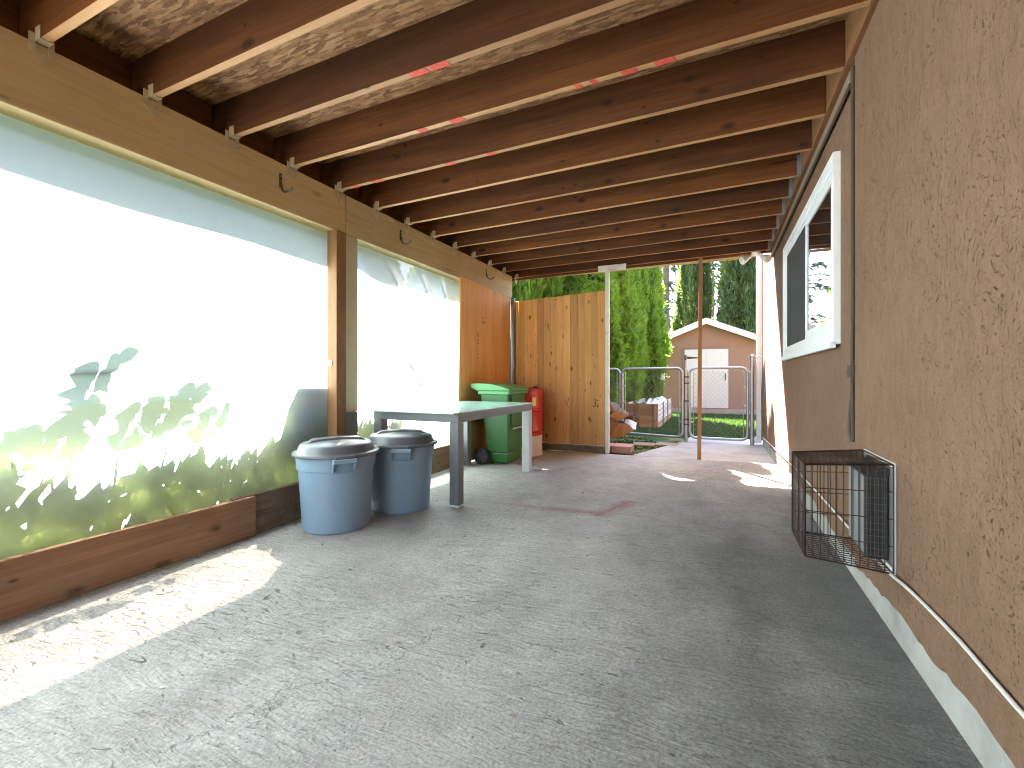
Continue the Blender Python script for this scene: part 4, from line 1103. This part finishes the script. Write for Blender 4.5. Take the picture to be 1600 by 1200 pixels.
tag(o, 'pale blue grey slab lying on the right side of the firewood', 'slab')
pv = None
for x, y, rz, lab in ((-1.20, 6.40, R(2), 'red concrete paver in front of the firewood, the one showing its right end'), (-1.475, 6.385, R(-2), 'red concrete paver tight against the cedar fence post')):
    if pv is None:
        m = MB(); m.box(-0.13, 0.13, -0.15, 0.15, 0, 0.10)
        pv = m.build('concrete_paver', M['paver'], loc=(0, 0, 0), keep=True, bevel=0.008)
    else:
        pv = pv.copy(); C.objects.link(pv)
    pv.location = (x, y, -0.035); pv.rotation_euler = (0, 0, rz); tag(pv, lab, 'paver', 'pavers before the firewood')
for (x, y, w, d_, rz, lab) in ((-1.03, 7.18, 0.32, 0.3, 0.1, 'flat brown stepping slab in moss nearer the firewood'), (-0.70, 7.32, 0.34, 0.3, -0.12, 'flat brown stepping slab in moss nearer the gate post')):
    m = MB(); m.box(-w / 2, w / 2, -d_ / 2, d_ / 2, 0, 0.05); o = m.build('stepping_slab', M['step'], loc=(0, 0, 0), keep=True, bevel=0.008)
    o.location = (x, y, -0.06); o.rotation_euler = (0, 0, rz); tag(o, lab, 'paver', 'stepping slabs by the gate')

# ------------------------------------------------------------------ raised bed
bx = thing('raised_bed', 'raised garden bed of horizontal boards with grey plastic inside', 'planter', (-1.42, 10.9, -0.05))
X0, X1, YA, YB = -1.78, -1.10, 9.65, 12.6
for k in range(4):
    z0 = -0.04 + k * 0.127
    mf = M['bed']; ms = M['bed_grey'] if k else M['bed']
    MB().box(X0, X1, YA, YA + 0.025, z0, z0 + 0.118).build('board', mf, bx, bevel=0.004)
    MB().box(X0, X1, YB - 0.025, YB, z0, z0 + 0.118).build('board', mf, bx, bevel=0.004)
    for q in range(2):
        ya = YA + 0.028 + q * (YB - YA - 0.05) / 2
        MB().box(X1 - 0.025, X1, ya, ya + (YB - YA - 0.05) / 2 - 0.004, z0, z0 + 0.118).build('board', ms, bx, bevel=0.004)
        MB().box(X0, X0 + 0.025, ya, ya + (YB - YA - 0.05) / 2 - 0.004, z0, z0 + 0.118).build('board', ms, bx, bevel=0.004)
for x in (X0 + 0.24, X1 - 0.09, X0 + 0.02):
    MB().box(x, x + 0.075, YA - 0.028, YA - 0.002, -0.05, 0.47).build('upright', M['bed'], bx, bevel=0.004)
for y in (10.5, 11.5, 12.4):
    MB().box(X1 + 0.002, X1 + 0.024, y, y + 0.06, -0.05, 0.46).build('upright', M['bed'], bx, bevel=0.004)
MB().box(X0 + 0.03, X1 - 0.03, YA + 0.03, YB - 0.03, -0.05, 0.36).build('soil', M['soil'], bx)
def crumple(cx, cy, cz, rx, ry, rz, seed, n=14):
    m = MB(); r = random.Random(seed)
    vs_ = []
    for j in range(n + 1):
        for i in range(n):
            a = 2 * math.pi * i / n; b_ = math.pi / 2 * j / n
            k = 1 + 0.22 * math.sin(5 * a + seed + 3 * b_) * math.sin(3 * b_ + 2 * a) + r.uniform(-.05, .05)
            vs_.append((cx + rx * k * math.cos(a) * math.cos(b_), cy + ry * k * math.sin(a) * math.cos(b_), cz + rz * k * math.sin(b_)))
    m.add(vs_, [(j * n + i, j * n + (i + 1) % n, (j + 1) * n + (i + 1) % n, (j + 1) * n + i) for j in range(n) for i in range(n)])
    return m
for i, (x, y, rx, ry, rz, lab) in enumerate(((-1.27, 10.1, 0.15, 0.33, 0.17, 'grey blue plastic bag at the near end of the raised bed'), (-1.26, 10.9, 0.14, 0.36, 0.155, 'grey blue plastic bag halfway along the raised bed'), (-1.27, 11.8, 0.14, 0.4, 0.15, 'grey blue plastic bag at the far end of the raised bed'))):
    tag(crumple(x, y, 0.362, rx, ry, rz, i + 2).build('plastic_bag', M['bag'], loc=(x, y, 0.362), smooth=True), lab, 'bag', 'plastic bags in the raised bed')

# garden lantern on a stake
gl_ = thing('garden_lantern', 'small garden lantern on a thin stake beside the hedge', 'lantern', (-1.335, 12.75, -0.04))
x, y = -1.335, 12.75
MB().tube([(x - 0.03, y, -0.05), (x, y, 0.93)], 0.009, 6).build('stake', M['metal_dark'], gl_)
MB().box(x - 0.05, x + 0.05, y - 0.05, y + 0.05, 0.93, 1.13).build('lamp_housing', M['lamp_glass'], gl_, bevel=0.005)
m = MB(); m.add([(x - .075, y - .075, 1.132), (x + .075, y - .075, 1.132), (x + .075, y + .075, 1.132), (x - .075, y + .075, 1.132), (x, y, 1.19)], [(3, 2, 1, 0), (0, 1, 4), (1, 2, 4), (2, 3, 4), (3, 0, 4)]); m.build('cap', M['metal_dark'], gl_)

# ------------------------------------------------------------------ shed
sh = thing('garden_shed', 'small tan shed with white double doors and white gable trim', 'shed', (-0.3, 15.2, -0.05))
SY = 14.0; sx0, sx1, ap = -1.52, 0.95, -0.285
m = MB(); m.prism([(sx0, 0.02), (sx1, 0.02), (sx1, 2.04), (ap, 2.545), (sx0, 2.04)], 1, SY, SY + 2.6); m.build('wall', M['shed_wall'], sh)
MB().box(sx0 - 0.004, sx1 + 0.004, SY - 0.006, SY - 0.001, 1.855, 1.866).build('panel_joint', M['trim_brown'], sh)
for i in range(6):
    xa_ = sx0 + i * (sx1 - sx0) / 6
    MB().box(xa_ + 0.004, xa_ + (sx1 - sx0) / 6 - 0.004, SY - 0.03, SY + 0.2, -0.09, 0.12).build('foundation_block', M['block'], sh, bevel=0.004)
for s, xe in ((-1, sx0), (1, sx1)):
    ex = xe + s * 0.20; ez = 2.04 - 0.20 * (2.545 - 2.04) / abs(ap - xe)
    # roof slab
    m = MB(); t_ = 0.05
    m.prism([(ex, ez + 0.085), (ap, 2.63), (ap, 2.68), (ex, ez + 0.135)], 1, SY - 0.22, SY + 2.75); rfo = m.build('roof', M['shingle'], sh)
    m = MB(); m.prism([(ex, ez - 0.045), (ap, 2.50), (ap, 2.655), (ex, ez + 0.11)], 1, SY - 0.25, SY - 0.222); m.build('barge_board', M['white_paint'], sh, bevel=0.003)
    m = MB(); m.box(min(ex, ex + s * 0.02), max(ex, ex + s * 0.02), SY - 0.24, SY + 2.7, ez - 0.03, ez + 0.10); m.build('eave_board', M['white_paint'], sh)
def shed_door(x0, x1):
    m = MB(); m.box(x0, x1, SY - 0.032, SY - 0.006, 0.145, 1.80); d = m.build('door', M['shed_door'], sh, bevel=0.003)
    n = 5
    for k in range(n):
        w = (x1 - x0) / n
        b_ = MB(); b_.box(x0 + k * w + 0.004, x0 + (k + 1) * w - 0.004, SY - 0.038, SY - 0.033, 0.15, 1.795); o = b_.build('plank', M['shed_door'], sh); o.parent = d
    return d
shed_door(-0.86, -0.298); dd_ = shed_door(-0.292, 0.275)
m = MB(); m.tube([(0.20, SY - 0.05, 0.92), (0.20, SY - 0.07, 0.95), (0.20, SY - 0.07, 1.08), (0.20, SY - 0.05, 1.11)], 0.012, 6); o = m.build('handle', M['metal_dark'], sh); o.parent = dd_
m = MB(); m.box(-0.90, -0.865, SY - 0.036, SY - 0.006, 0.13, 1.84); m.box(0.28, 0.315, SY - 0.036, SY - 0.006, 0.13, 1.84); m.box(-0.865, 0.28, SY - 0.036, SY - 0.006, 1.805, 1.84)
m.build('door_frame', M['shed_wall'], sh)

# ------------------------------------------------------------------ vegetation
def leaf_quads(P, D, N, L, W):
    """P roots, D directions, N face normals (n,3); kite shaped leaves."""
    D = D / np.linalg.norm(D, axis=1, keepdims=True)
    S = np.cross(D, N); S /= (np.linalg.norm(S, axis=1, keepdims=True) + 1e-9)
    L = L[:, None]; W = W[:, None]
    a = P; b_ = P + D * L * 0.45 + S * W * 0.5; c_ = P + D * L; d_ = P + D * L * 0.45 - S * W * 0.5
    v = np.stack([a, b_, c_, d_], axis=1).reshape(-1, 3)
    return v
def np_mesh(name, quads, extra=None):
    me = bpy.data.meshes.new(name)
    nq = len(quads) // 4
    v = quads; faces_n = nq
    ev, ef = (extra if extra else (np.zeros((0, 3)), np.zeros((0, 4), int)))
    allv = np.concatenate([v, ev]) if len(ev) else v
    me.vertices.add(len(allv)); me.vertices.foreach_set('co', allv.astype(np.float32).ravel())
    loops = np.arange(nq * 4)
    if len(ef): loops = np.concatenate([loops, (ef + len(v)).ravel()])
    nf = nq + len(ef)
    me.loops.add(len(loops)); me.loops.foreach_set('vertex_index', loops.astype(np.int32))
    me.polygons.add(nf); me.polygons.foreach_set('loop_start', (np.arange(nf) * 4).astype(np.int32)); me.polygons.foreach_set('loop_total', np.full(nf, 4, np.int32))
    if len(ef):
        mi = np.zeros(nf, np.int32); mi[nq:] = 1; me.polygons.foreach_set('material_index', mi)
    me.update(calc_edges=True); me.validate()
    return me
def crown_mesh(name, h, r, n, seed, per=7, spray=0.26, leafw=0.045, base=0.15, power=1.8, mats=None, lean=0.75, lumps=0.16, core=0.72, z0=0.0):
    g_ = np.random.default_rng(seed)
    u = g_.random(n * 3)
    z = base + (h - base) * u
    prof = lambda t: r * np.clip(1 - np.clip(t, 0, 1) ** power, 0, 1) * np.clip(0.72 + t * 1.6, 0, 1)
    t = (z - base) / (h - base)
    keep = g_.random(n * 3) < (prof(t) / r * 0.95 + 0.05)
    z = z[keep][:n]; t = t[keep][:n]; n = len(z)
    th = g_.random(n) * 2 * np.pi
    ph = g_.random(6) * 6
    lump = 1 + lumps * (np.sin(3 * th + 0.7 * z + ph[0]) + np.sin(5 * th - 1.1 * z + ph[1]) * 0.8 + np.sin(2 * th + 4.1 * z + ph[2]) * 0.3 + np.sin(9 * th + 1.6 * z + ph[3]) * 0.7)
    rad = prof(t) * lump * (0.72 + 0.30 * np.sqrt(g_.random(n)))
    out = np.stack([np.cos(th), np.sin(th), np.zeros(n)], 1)
    P = out * rad[:, None]; P[:, 2] = z
    up = np.array([0, 0, 1.0])
    D = out * (1 - lean) + up * lean + g_.normal(0, 0.28, (n, 3))
    D /= np.linalg.norm(D, axis=1, keepdims=True)
    # fan plane random about the direction
    A = g_.normal(0, 1, (n, 3)); Nf = np.cross(D, A); Nf /= np.linalg.norm(Nf, axis=1, keepdims=True)
    S = np.cross(D, Nf)
    sc = spray * (0.6 + 0.7 * g_.random(n)) * np.clip(1.15 - t * 0.5, 0.5, 1.2)
    qs = []
    for k in range(per):
        f = (k / (per - 1) - 0.5) * 2
        ang = f * 0.95 + g_.normal(0, 0.12, n)
        dk = D * np.cos(ang)[:, None] + S * np.sin(ang)[:, None] + Nf * g_.normal(0, 0.25, n)[:, None]
        rk = P + D * (sc * 0.42 * (1 - abs(f)))[:, None]
        nk = Nf + g_.normal(0, 0.45, (n, 3))
        qs.append(leaf_quads(rk, dk, nk, sc * (0.55 + 0.25 * g_.random(n)), leafw * (0.7 + 0.6 * g_.random(n))))
    Q = np.concatenate(qs)
    # dark inner body
    nz_, na = 14, 14
    ev = []
    for j in range(nz_ + 1):
        tt = j / nz_; zz = base + (h - base) * tt * 0.96; rr = float(prof(np.array([tt]))[0]) * core
        for i in range(na):
            a = 2 * math.pi * i / na
            k = 1 + lumps * 0.8 * (math.sin(3 * a + 0.7 * zz + ph[0]) + 0.8 * math.sin(5 * a - 1.1 * zz + ph[1]))
            ev.append((rr * k * math.cos(a), rr * k * math.sin(a), zz))
    ef = [(j * na + i, j * na + (i + 1) % na, (j + 1) * na + (i + 1) % na, (j + 1) * na + i) for j in range(nz_) for i in range(na)]
    me = np_mesh(name, Q, (np.array(ev), np.array(ef)) if core > 0 else None)
    for mm in mats: me.materials.append(mm)
    return me
def link_mesh(name, me, parent=None, loc=(0, 0, 0)):
    o = bpy.data.objects.new(name, me); C.objects.link(o); o.location = loc
    if parent is not None: o.parent = parent
    return o
cedar_me = [crown_mesh('cedar_crown_%d' % i, 8.2, 0.82, 11500, 10 + i, power=3.4, lumps=0.11, per=7, spray=0.17, leafw=0.032, mats=[M['cedar_leaf'], M['core']]) for i in range(3)]
def trunk_obj(parent, h, r, mat=M['trunk'], wob=0.03):
    m = MB(); m.tube([(0, 0, -0.1), (wob, 0, h * 0.3), (-wob, wob, h * 0.65), (0, 0, h)], [r, r * 0.8, r * 0.5, r * 0.12], 8)
    return m.build('trunk', mat, parent, keep=True, smooth=True)
def tree(name, label, loc, me, h, r, group, rz=0, sc=(1, 1, 1), cat='tree'):
    t = thing(name, label, cat, loc, group, rz)
    trunk_obj(t, h, r); link_mesh('crown', me, t)
    t.scale = sc
    return t
hedge = [(-2.62, 8.75, 0.80, 0.98, 'bright green cedar nearest behind the cedar fence post, first of the hedge'),
         (-2.52, 9.75, 0.86, 0.95, 'green cedar behind the left wire gate, second of the hedge'),
         (-2.45, 10.75, 0.94, 0.95, 'green cedar beside the near end of the raised bed, third of the hedge'),
         (-2.40, 11.75, 1.0, 0.92, 'green cedar beside the far end of the raised bed, fourth of the hedge'),
         (-2.14, 12.95, 1.04, 0.96, 'green cedar at the far end of the hedge, touching the shed corner')]
for i, (x, y, sz, sr, lab) in enumerate(hedge):
    tree('cedar_tree', lab, (x, y, -0.05), cedar_me[i % 3], 7.6, 0.09, 'cedar hedge beside the lawn', rng.uniform(0, 6), (sr, sr, sz))
small_me = [crown_mesh('low_cedar_crown_%d' % i, 4.0, 0.95, 4200, 30 + i, per=7, spray=0.25, leafw=0.05, power=3.0, mats=[M['cedar_leaf'], M['core']]) for i in range(2)]
for i, (x, y, sz, lab) in enumerate(((-3.55, 8.5, 1.65, 'low green cedar showing above the right half of the cedar fence'), (-4.95, 8.9, 1.0, 'low green cedar showing above the left half of the cedar fence'), (-6.3, 9.3, 1.05, 'low green cedar at far left end behind the plywood panel'))):
    tree('cedar_tree', lab, (x, y, -0.05), small_me[i % 2], 3.6, 0.08, 'cedar hedge beside the lawn', rng.uniform(0, 6), (1, 1, sz))
cyp_me = crown_mesh('cypress_crown', 9.0, 1.05, 6500, 50, per=6, spray=0.36, leafw=0.07, mats=[M['cypress_leaf'], M['core']], power=2.2, lumps=0.2, core=0.6)
for x, y, sz, sr, lab in ((-0.87, 19.5, 1.05, 0.6, 'dark cypress behind the shed, left of the slim brown pole'),
                          (0.86, 18.6, 1.1, 0.76, 'tall dark cypress behind the right slope of the shed roof')):
    tree('cypress_tree', lab, (x, y, -0.05), cyp_me, 8.4, 0.14, 'dark cypresses behind the shed', rng.uniform(0, 6), (sr, sr, sz))
# tall conifers with drooping boughs
def conifer(loc, h, seed, label, spread=2.4):
    g_ = np.random.default_rng(seed)
    t = thing('conifer_tree', label, 'tree', loc, 'tall thin conifers far behind the shed')
    m = MB(); m.tube([(0, 0, -0.1), (0.05, 0, h * 0.4), (0, 0.05, h)], [0.28, 0.18, 0.02], 8)
    Ps = []; Ds = []; Ls = []
    for k in range(64):
        z = h * (0.16 + 0.82 * k / 64) ; a = g_.random() * 6.28; L = spread * (1 - 0.85 * k / 64) * (0.55 + 0.5 * g_.random())
        d = np.array([math.cos(a), math.sin(a), 0]); pts = []
        for s in range(6):
            q = s / 5; pts.append(np.array([0, 0, z]) + d * L * q + np.array([0, 0, 0.10 * L * math.sin(q * 2.6) - 0.30 * L * q * q]))
        m.tube([tuple(p) for p in pts], [0.035, 0.03, 0.024, 0.018, 0.012, 0.005], 4, caps=False)
        for s in range(30):
            q = 0.15 + 0.85 * g_.random(); i = min(int(q * 5), 4); f = q * 5 - i; p = pts[i] * (1 - f) + pts[i + 1] * f
            side = np.array([-d[1], d[0], 0]) * g_.normal(0, 0.9)
            Ps.append(p + g_.normal(0, 0.06, 3)); Ds.append(d * 0.5 + side + np.array([0, 0, -0.55 + g_.normal(0, .3)])); Ls.append(0.22 + 0.3 * g_.random())
    m.build('trunk', M['trunk'], t, keep=True, smooth=True)
    P = np.array(Ps); D = np.array(Ds); L = np.array(Ls)
    Q = leaf_quads(P, D, g_.normal(0, 1, P.shape), L, 0.10 + 0.05 * g_.random(len(L)))
    me = np_mesh('conifer_needles', Q); me.materials.append(M['pine_leaf'])
    link_mesh('crown', me, t)
    return t
conifer((-2.6, 26, 0), 15, 1, 'tall dark conifer with bare trunk between the hedge and the cypress')
conifer((-0.4, 30, 0), 17, 2, 'tall conifer far behind, just right of the slim brown pole', 2.2)
conifer((-7.0, 24, 0), 14, 3, 'tall conifer far behind the cedar hedge', 3.2)
conifer((4.5, 28, 0), 16, 4, 'tall conifer far behind the house corner', 3.2)
bush_me = crown_mesh('bush_crown', 2.9, 1.3, 3600, 70, per=6, spray=0.3, leafw=0.09, power=3.2, mats=[M['gold_leaf'], M['core']], lean=0.35, lumps=0.22, core=0.6)
for x, y, s, lab in ((-2.3, 17.9, 1.0, 'pale golden bush behind the left slope of the shed roof'), (-0.55, 21.0, 1.2, 'golden bush behind the ridge of the shed roof'), (1.9, 17.2, 0.85, 'golden bush behind the right eave of the shed')):
    t = tree('garden_bush', lab, (x, y, -0.05), bush_me, 1.6, 0.06, 'golden bushes behind the shed', rng.uniform(0, 6), (s, s, s), 'bush')
# far wood closing the horizon
g_ = np.random.default_rng(99)
Ps = []
for k in range(46):
    a = -0.42 + 1.5 * k / 45 + g_.normal(0, 0.02); d = 62 + g_.random() * 14; h = 3 + 2.5 * g_.random(); w = 3.2
    n = 260; u = g_.random(n); th = g_.random(n) * 6.28; rr = w * (1 - u ** 1.6) * np.sqrt(g_.random(n))
    P = np.stack([math.sin(a) * d + rr * np.cos(th), math.cos(a) * d + rr * np.sin(th), u * h], 1); Ps.append(P)
P = np.concatenate(Ps)
Q = leaf_quads(P, g_.normal(0, 1, P.shape) + np.array([0, 0, 0.6]), g_.normal(0, 1, P.shape), 1.1 + g_.random(len(P)), 0.6 + 0.4 * g_.random(len(P)))
me = np_mesh('far_woodland', Q); me.materials.append(M['pine_leaf'])
tag(link_mesh('far_woodland', me), 'far dark woodland along the horizon behind the garden', 'woods', kind='stuff')

# tall unseen hedge added beyond the sheet to hold back sky light
n = 85000
P = np.stack([g_.normal(-8.2, 0.4, n), g_.uniform(-12, 9.5, n), 8.1 * g_.random(n) ** 0.9], 1)
Q = leaf_quads(P, g_.normal(0, 1, P.shape) + np.array([0.3, 0, 0.5]), g_.normal(0, 1, P.shape) + np.array([1.2, 0, 0]), 0.28 + 0.25 * g_.random(n), 0.16 + 0.16 * g_.random(n))
me = np_mesh('sky_block_hedge', Q); me.materials.append(M['pine_leaf'])
tag(link_mesh('sky_block_hedge', me), 'tall dark unseen hedge added beyond the plastic sheet to block sky light', 'hedge', kind='stuff')

# grass on the lawn, sparse tufts in the mossy bed
def grass(name, n, area, hgt, seed, label, mask=None):
    g_ = np.random.default_rng(seed)
    x = area[0] + (area[1] - area[0]) * g_.random(n); y = area[2] + (area[3] - area[2]) * g_.random(n)
    if mask is not None:
        k = mask(x, y, g_); x, y = x[k], y[k]
    n = len(x)
    P = np.stack([x, y, np.full(n, -0.06)], 1)
    D = g_.normal(0, 0.4, (n, 3)); D[:, 2] = 1
    N = g_.normal(0, 1, (n, 3)); N[:, 2] *= 0.2
    Q = leaf_quads(P, D, N, hgt * (0.6 + 0.8 * g_.random(n)), np.full(n, 0.011))
    me = np_mesh(name, Q); me.materials.append(M['grass_leaf'])
    return tag(link_mesh(name, me), label, 'grass', kind='stuff')
def lawn_mask(x, y, g_):
    inbed = (x > -1.83) & (x < -1.05) & (y > 9.6) & (y < 12.65)
    shed = (y > 13.95) & (x > -1.55) & (x < 1.0)
    hed = (x < -1.95)
    edge = y > 8.35 + 0.12 * np.sin(5 * x)
    return ~inbed & ~shed & ~hed & edge
grass('grass', 52000, (-2.2, 2.6, 8.2, 15.0), 0.075, 5, 'short bright green lawn in front of the shed', lawn_mask)
def moss_mask(x, y, g_):
    onpath = (x > -1.04 + (y - 6.05) * 0.32) & (y > 6.05)
    return ~onpath & (np.sin(6 * x + 2 * y) + np.sin(9 * y - 3 * x) + g_.normal(0, 0.7, len(x)) > 0.5)
grass('grass', 9000, (-2.3, -0.45, 6.12, 8.1), 0.05, 6, 'sparse green tufts on the mossy soil by the pavers', moss_mask)

# plants on the bank outside the sheet: their leaves throw shadows on it
def leafy_plant(loc, h, lean, n, seed, label, size=0.085):
    r = random.Random(seed)
    t = thing('broadleaf_plant', label, 'plant', loc, 'broadleaf plants outside the plastic sheet')
    pts = [(0, 0, 0)]
    for k in range(1, 6):
        q = k / 5; pts.append((r.uniform(-0.008, 0.008), lean * q * q * h, h * q))
    MB().tube(pts, [0.006, 0.005, 0.0045, 0.004, 0.003, 0.002], 6).build('stem', M['plant_leaf'], t, keep=True)
    for k in range(n):
        q = 0.52 + 0.50 * k / n; i = min(int(q * 5), 4); f = q * 5 - i
        p = Vector(pts[i]).lerp(Vector(pts[i + 1]), min(f, 1.0))
        a = (1 if k % 2 else -1) * r.uniform(0.35, 1.25)
        d = Vector((r.uniform(-0.35, 0.35), math.sin(a), math.cos(a) * 0.9)).normalized(); L = size * r.uniform(0.75, 1.25) * (1.15 - 0.4 * q)
        nrm = Vector((1, r.uniform(-0.35, 0.35), r.uniform(-0.3, 0.5))).normalized()
        d = (d - nrm * d.dot(nrm)).normalized()
        s = d.cross(nrm).normalized(); nn = s.cross(d)
        st_ = p + d * 0.02
        out = []
        N_ = 7
        W = L * 0.34
        cen = [st_ + d * L * (j / N_) + nn * (0.06 * L * math.sin(math.pi * j / N_)) for j in range(N_ + 1)]
        vs_ = []
        for j, cpt in enumerate(cen):
            w = W * math.sin(math.pi * min(1, (j / N_) ** 0.8 * 0.97 + 0.02)) 
            vs_ += [cpt - s * w + nn * 0.15 * w, cpt, cpt + s * w + nn * 0.15 * w]
        m = MB(); m.add([p, p + Vector((0, 0, .001)), st_], [(0, 1, 2)])
        m.add(vs_, [(j * 3 + e, j * 3 + e + 1, (j + 1) * 3 + e + 1, (j + 1) * 3 + e) for j in range(N_) for e in (0, 1)])
        m.build('leaf', M['plant_leaf'], t, keep=True, smooth=True)
    return t
PL = [(1.24, 1.00, 0.50, 0.25, 8, 'tallest broadleaf sprig outside the sheet, with a leafy tip'),
      (1.17, 0.76, 0.30, 0.45, 9, 'leaning broadleaf plant outside the sheet below the tall sprig'),
      (1.42, 0.78, 0.30, 0.35, 8, 'broadleaf plant outside the sheet just right of the tall sprig'),
      (1.58, 0.80, 0.28, 0.5, 9, 'bushy broadleaf plant outside the sheet, middle of the shadow row'),
      (1.73, 0.90, 0.40, 0.45, 11, 'upright broadleaf plant outside the sheet, second from the post'),
      (1.86, 0.76, 0.26, 0.5, 8, 'broadleaf plant outside the sheet nearest to the post'),
      (0.92, 0.66, 0.22, 0.6, 5, 'small broadleaf plant outside the sheet, farthest left shadow'),
      (1.05, 0.68, 0.24, 0.6, 8, 'low broadleaf plant outside the sheet, second shadow from the left')]
for i, (ty, tz, h_, ln, n, lab) in enumerate(PL):
    d_ = 0.11 + 0.02 * (i % 3)
    leafy_plant((-2.832 - d_, ty + 1.465 * d_ - ln * (h_ + 0.12), tz + 2.33 * d_ - h_ - 0.12), h_ + 0.12, ln, int(n * 1.8), 40 + i, lab, 0.11)
# weathered block leaning outside by the post
m = MB(); m.prism([(2.36, 0.5), (2.95, 0.5), (2.95, 1.10), (2.55, 1.10)], 0, -2.98, -2.92)
tag(m.build('outer_board', M['board_dark'], loc=(-2.95, 2.6, 0.66)), 'weathered board standing outside the sheet behind the post', 'board')
# leafy ground cover on the bank, pressed close to the sheet
g2 = np.random.default_rng(300)
yy, zz = np.meshgrid(np.arange(-0.9, 3.7, 0.043), np.arange(0.04, 0.80, 0.043))
yy = np.concatenate([yy.ravel(), yy.ravel() + 0.021]); zz = np.concatenate([zz.ravel(), zz.ravel() + 0.021])
y = yy.ravel() + g2.uniform(-0.02, 0.02, yy.size); z = zz.ravel() + g2.uniform(-0.02, 0.02, yy.size); x = -2.925 + 0.03 * g2.uniform(-1, 1, yy.size)
zmax = 0.60 + 0.055 * (y - 0.9) + 0.03 * np.sin(2.6 * y + 0.4) + 0.02 * np.sin(8.3 * y)
k = z < zmax; x, y, z = x[k], y[k], z[k]; n = len(x)
Q = leaf_quads(np.stack([x, y, z - 0.04], 1), g2.normal(0, 0.5, (n, 3)) * np.array([0.3, 1, 1]) + np.array([0, 0.1, 0.9]), g2.normal(0, 0.3, (n, 3)) + np.array([1.0, 0, 0.1]), 0.09 + 0.04 * g2.random(n), 0.065 + 0.03 * g2.random(n))
me = np_mesh('ground_cover', Q); me.materials.append(M['cover_leaf'])
tag(link_mesh('ground_cover', me), 'tan and green ground cover on the bank seen dimly through the sheet', 'ground cover', kind='stuff')
# dry leaves and crumbs on the slab
g3 = np.random.default_rng(8); n = 46
x = g3.uniform(-2.5, 0.5, n); y = g3.uniform(0.9, 5.6, n)
P = np.stack([x, y, np.array([fz(a) for a in x]) + 0.004], 1); D = g3.normal(0, 1, (n, 3)); D[:, 2] = abs(D[:, 2]) * 0.25; N = np.tile([0, 0, 1.0], (n, 1)) + g3.normal(0, .3, (n, 3))
me = np_mesh('leaf_litter', leaf_quads(P, D, N, 0.012 + 0.02 * g3.random(n), 0.008 + 0.01 * g3.random(n))); me.materials.append(M['step'])
tag(link_mesh('leaf_litter', me), 'scattered dry leaf crumbs on the concrete floor', 'litter', kind='stuff')
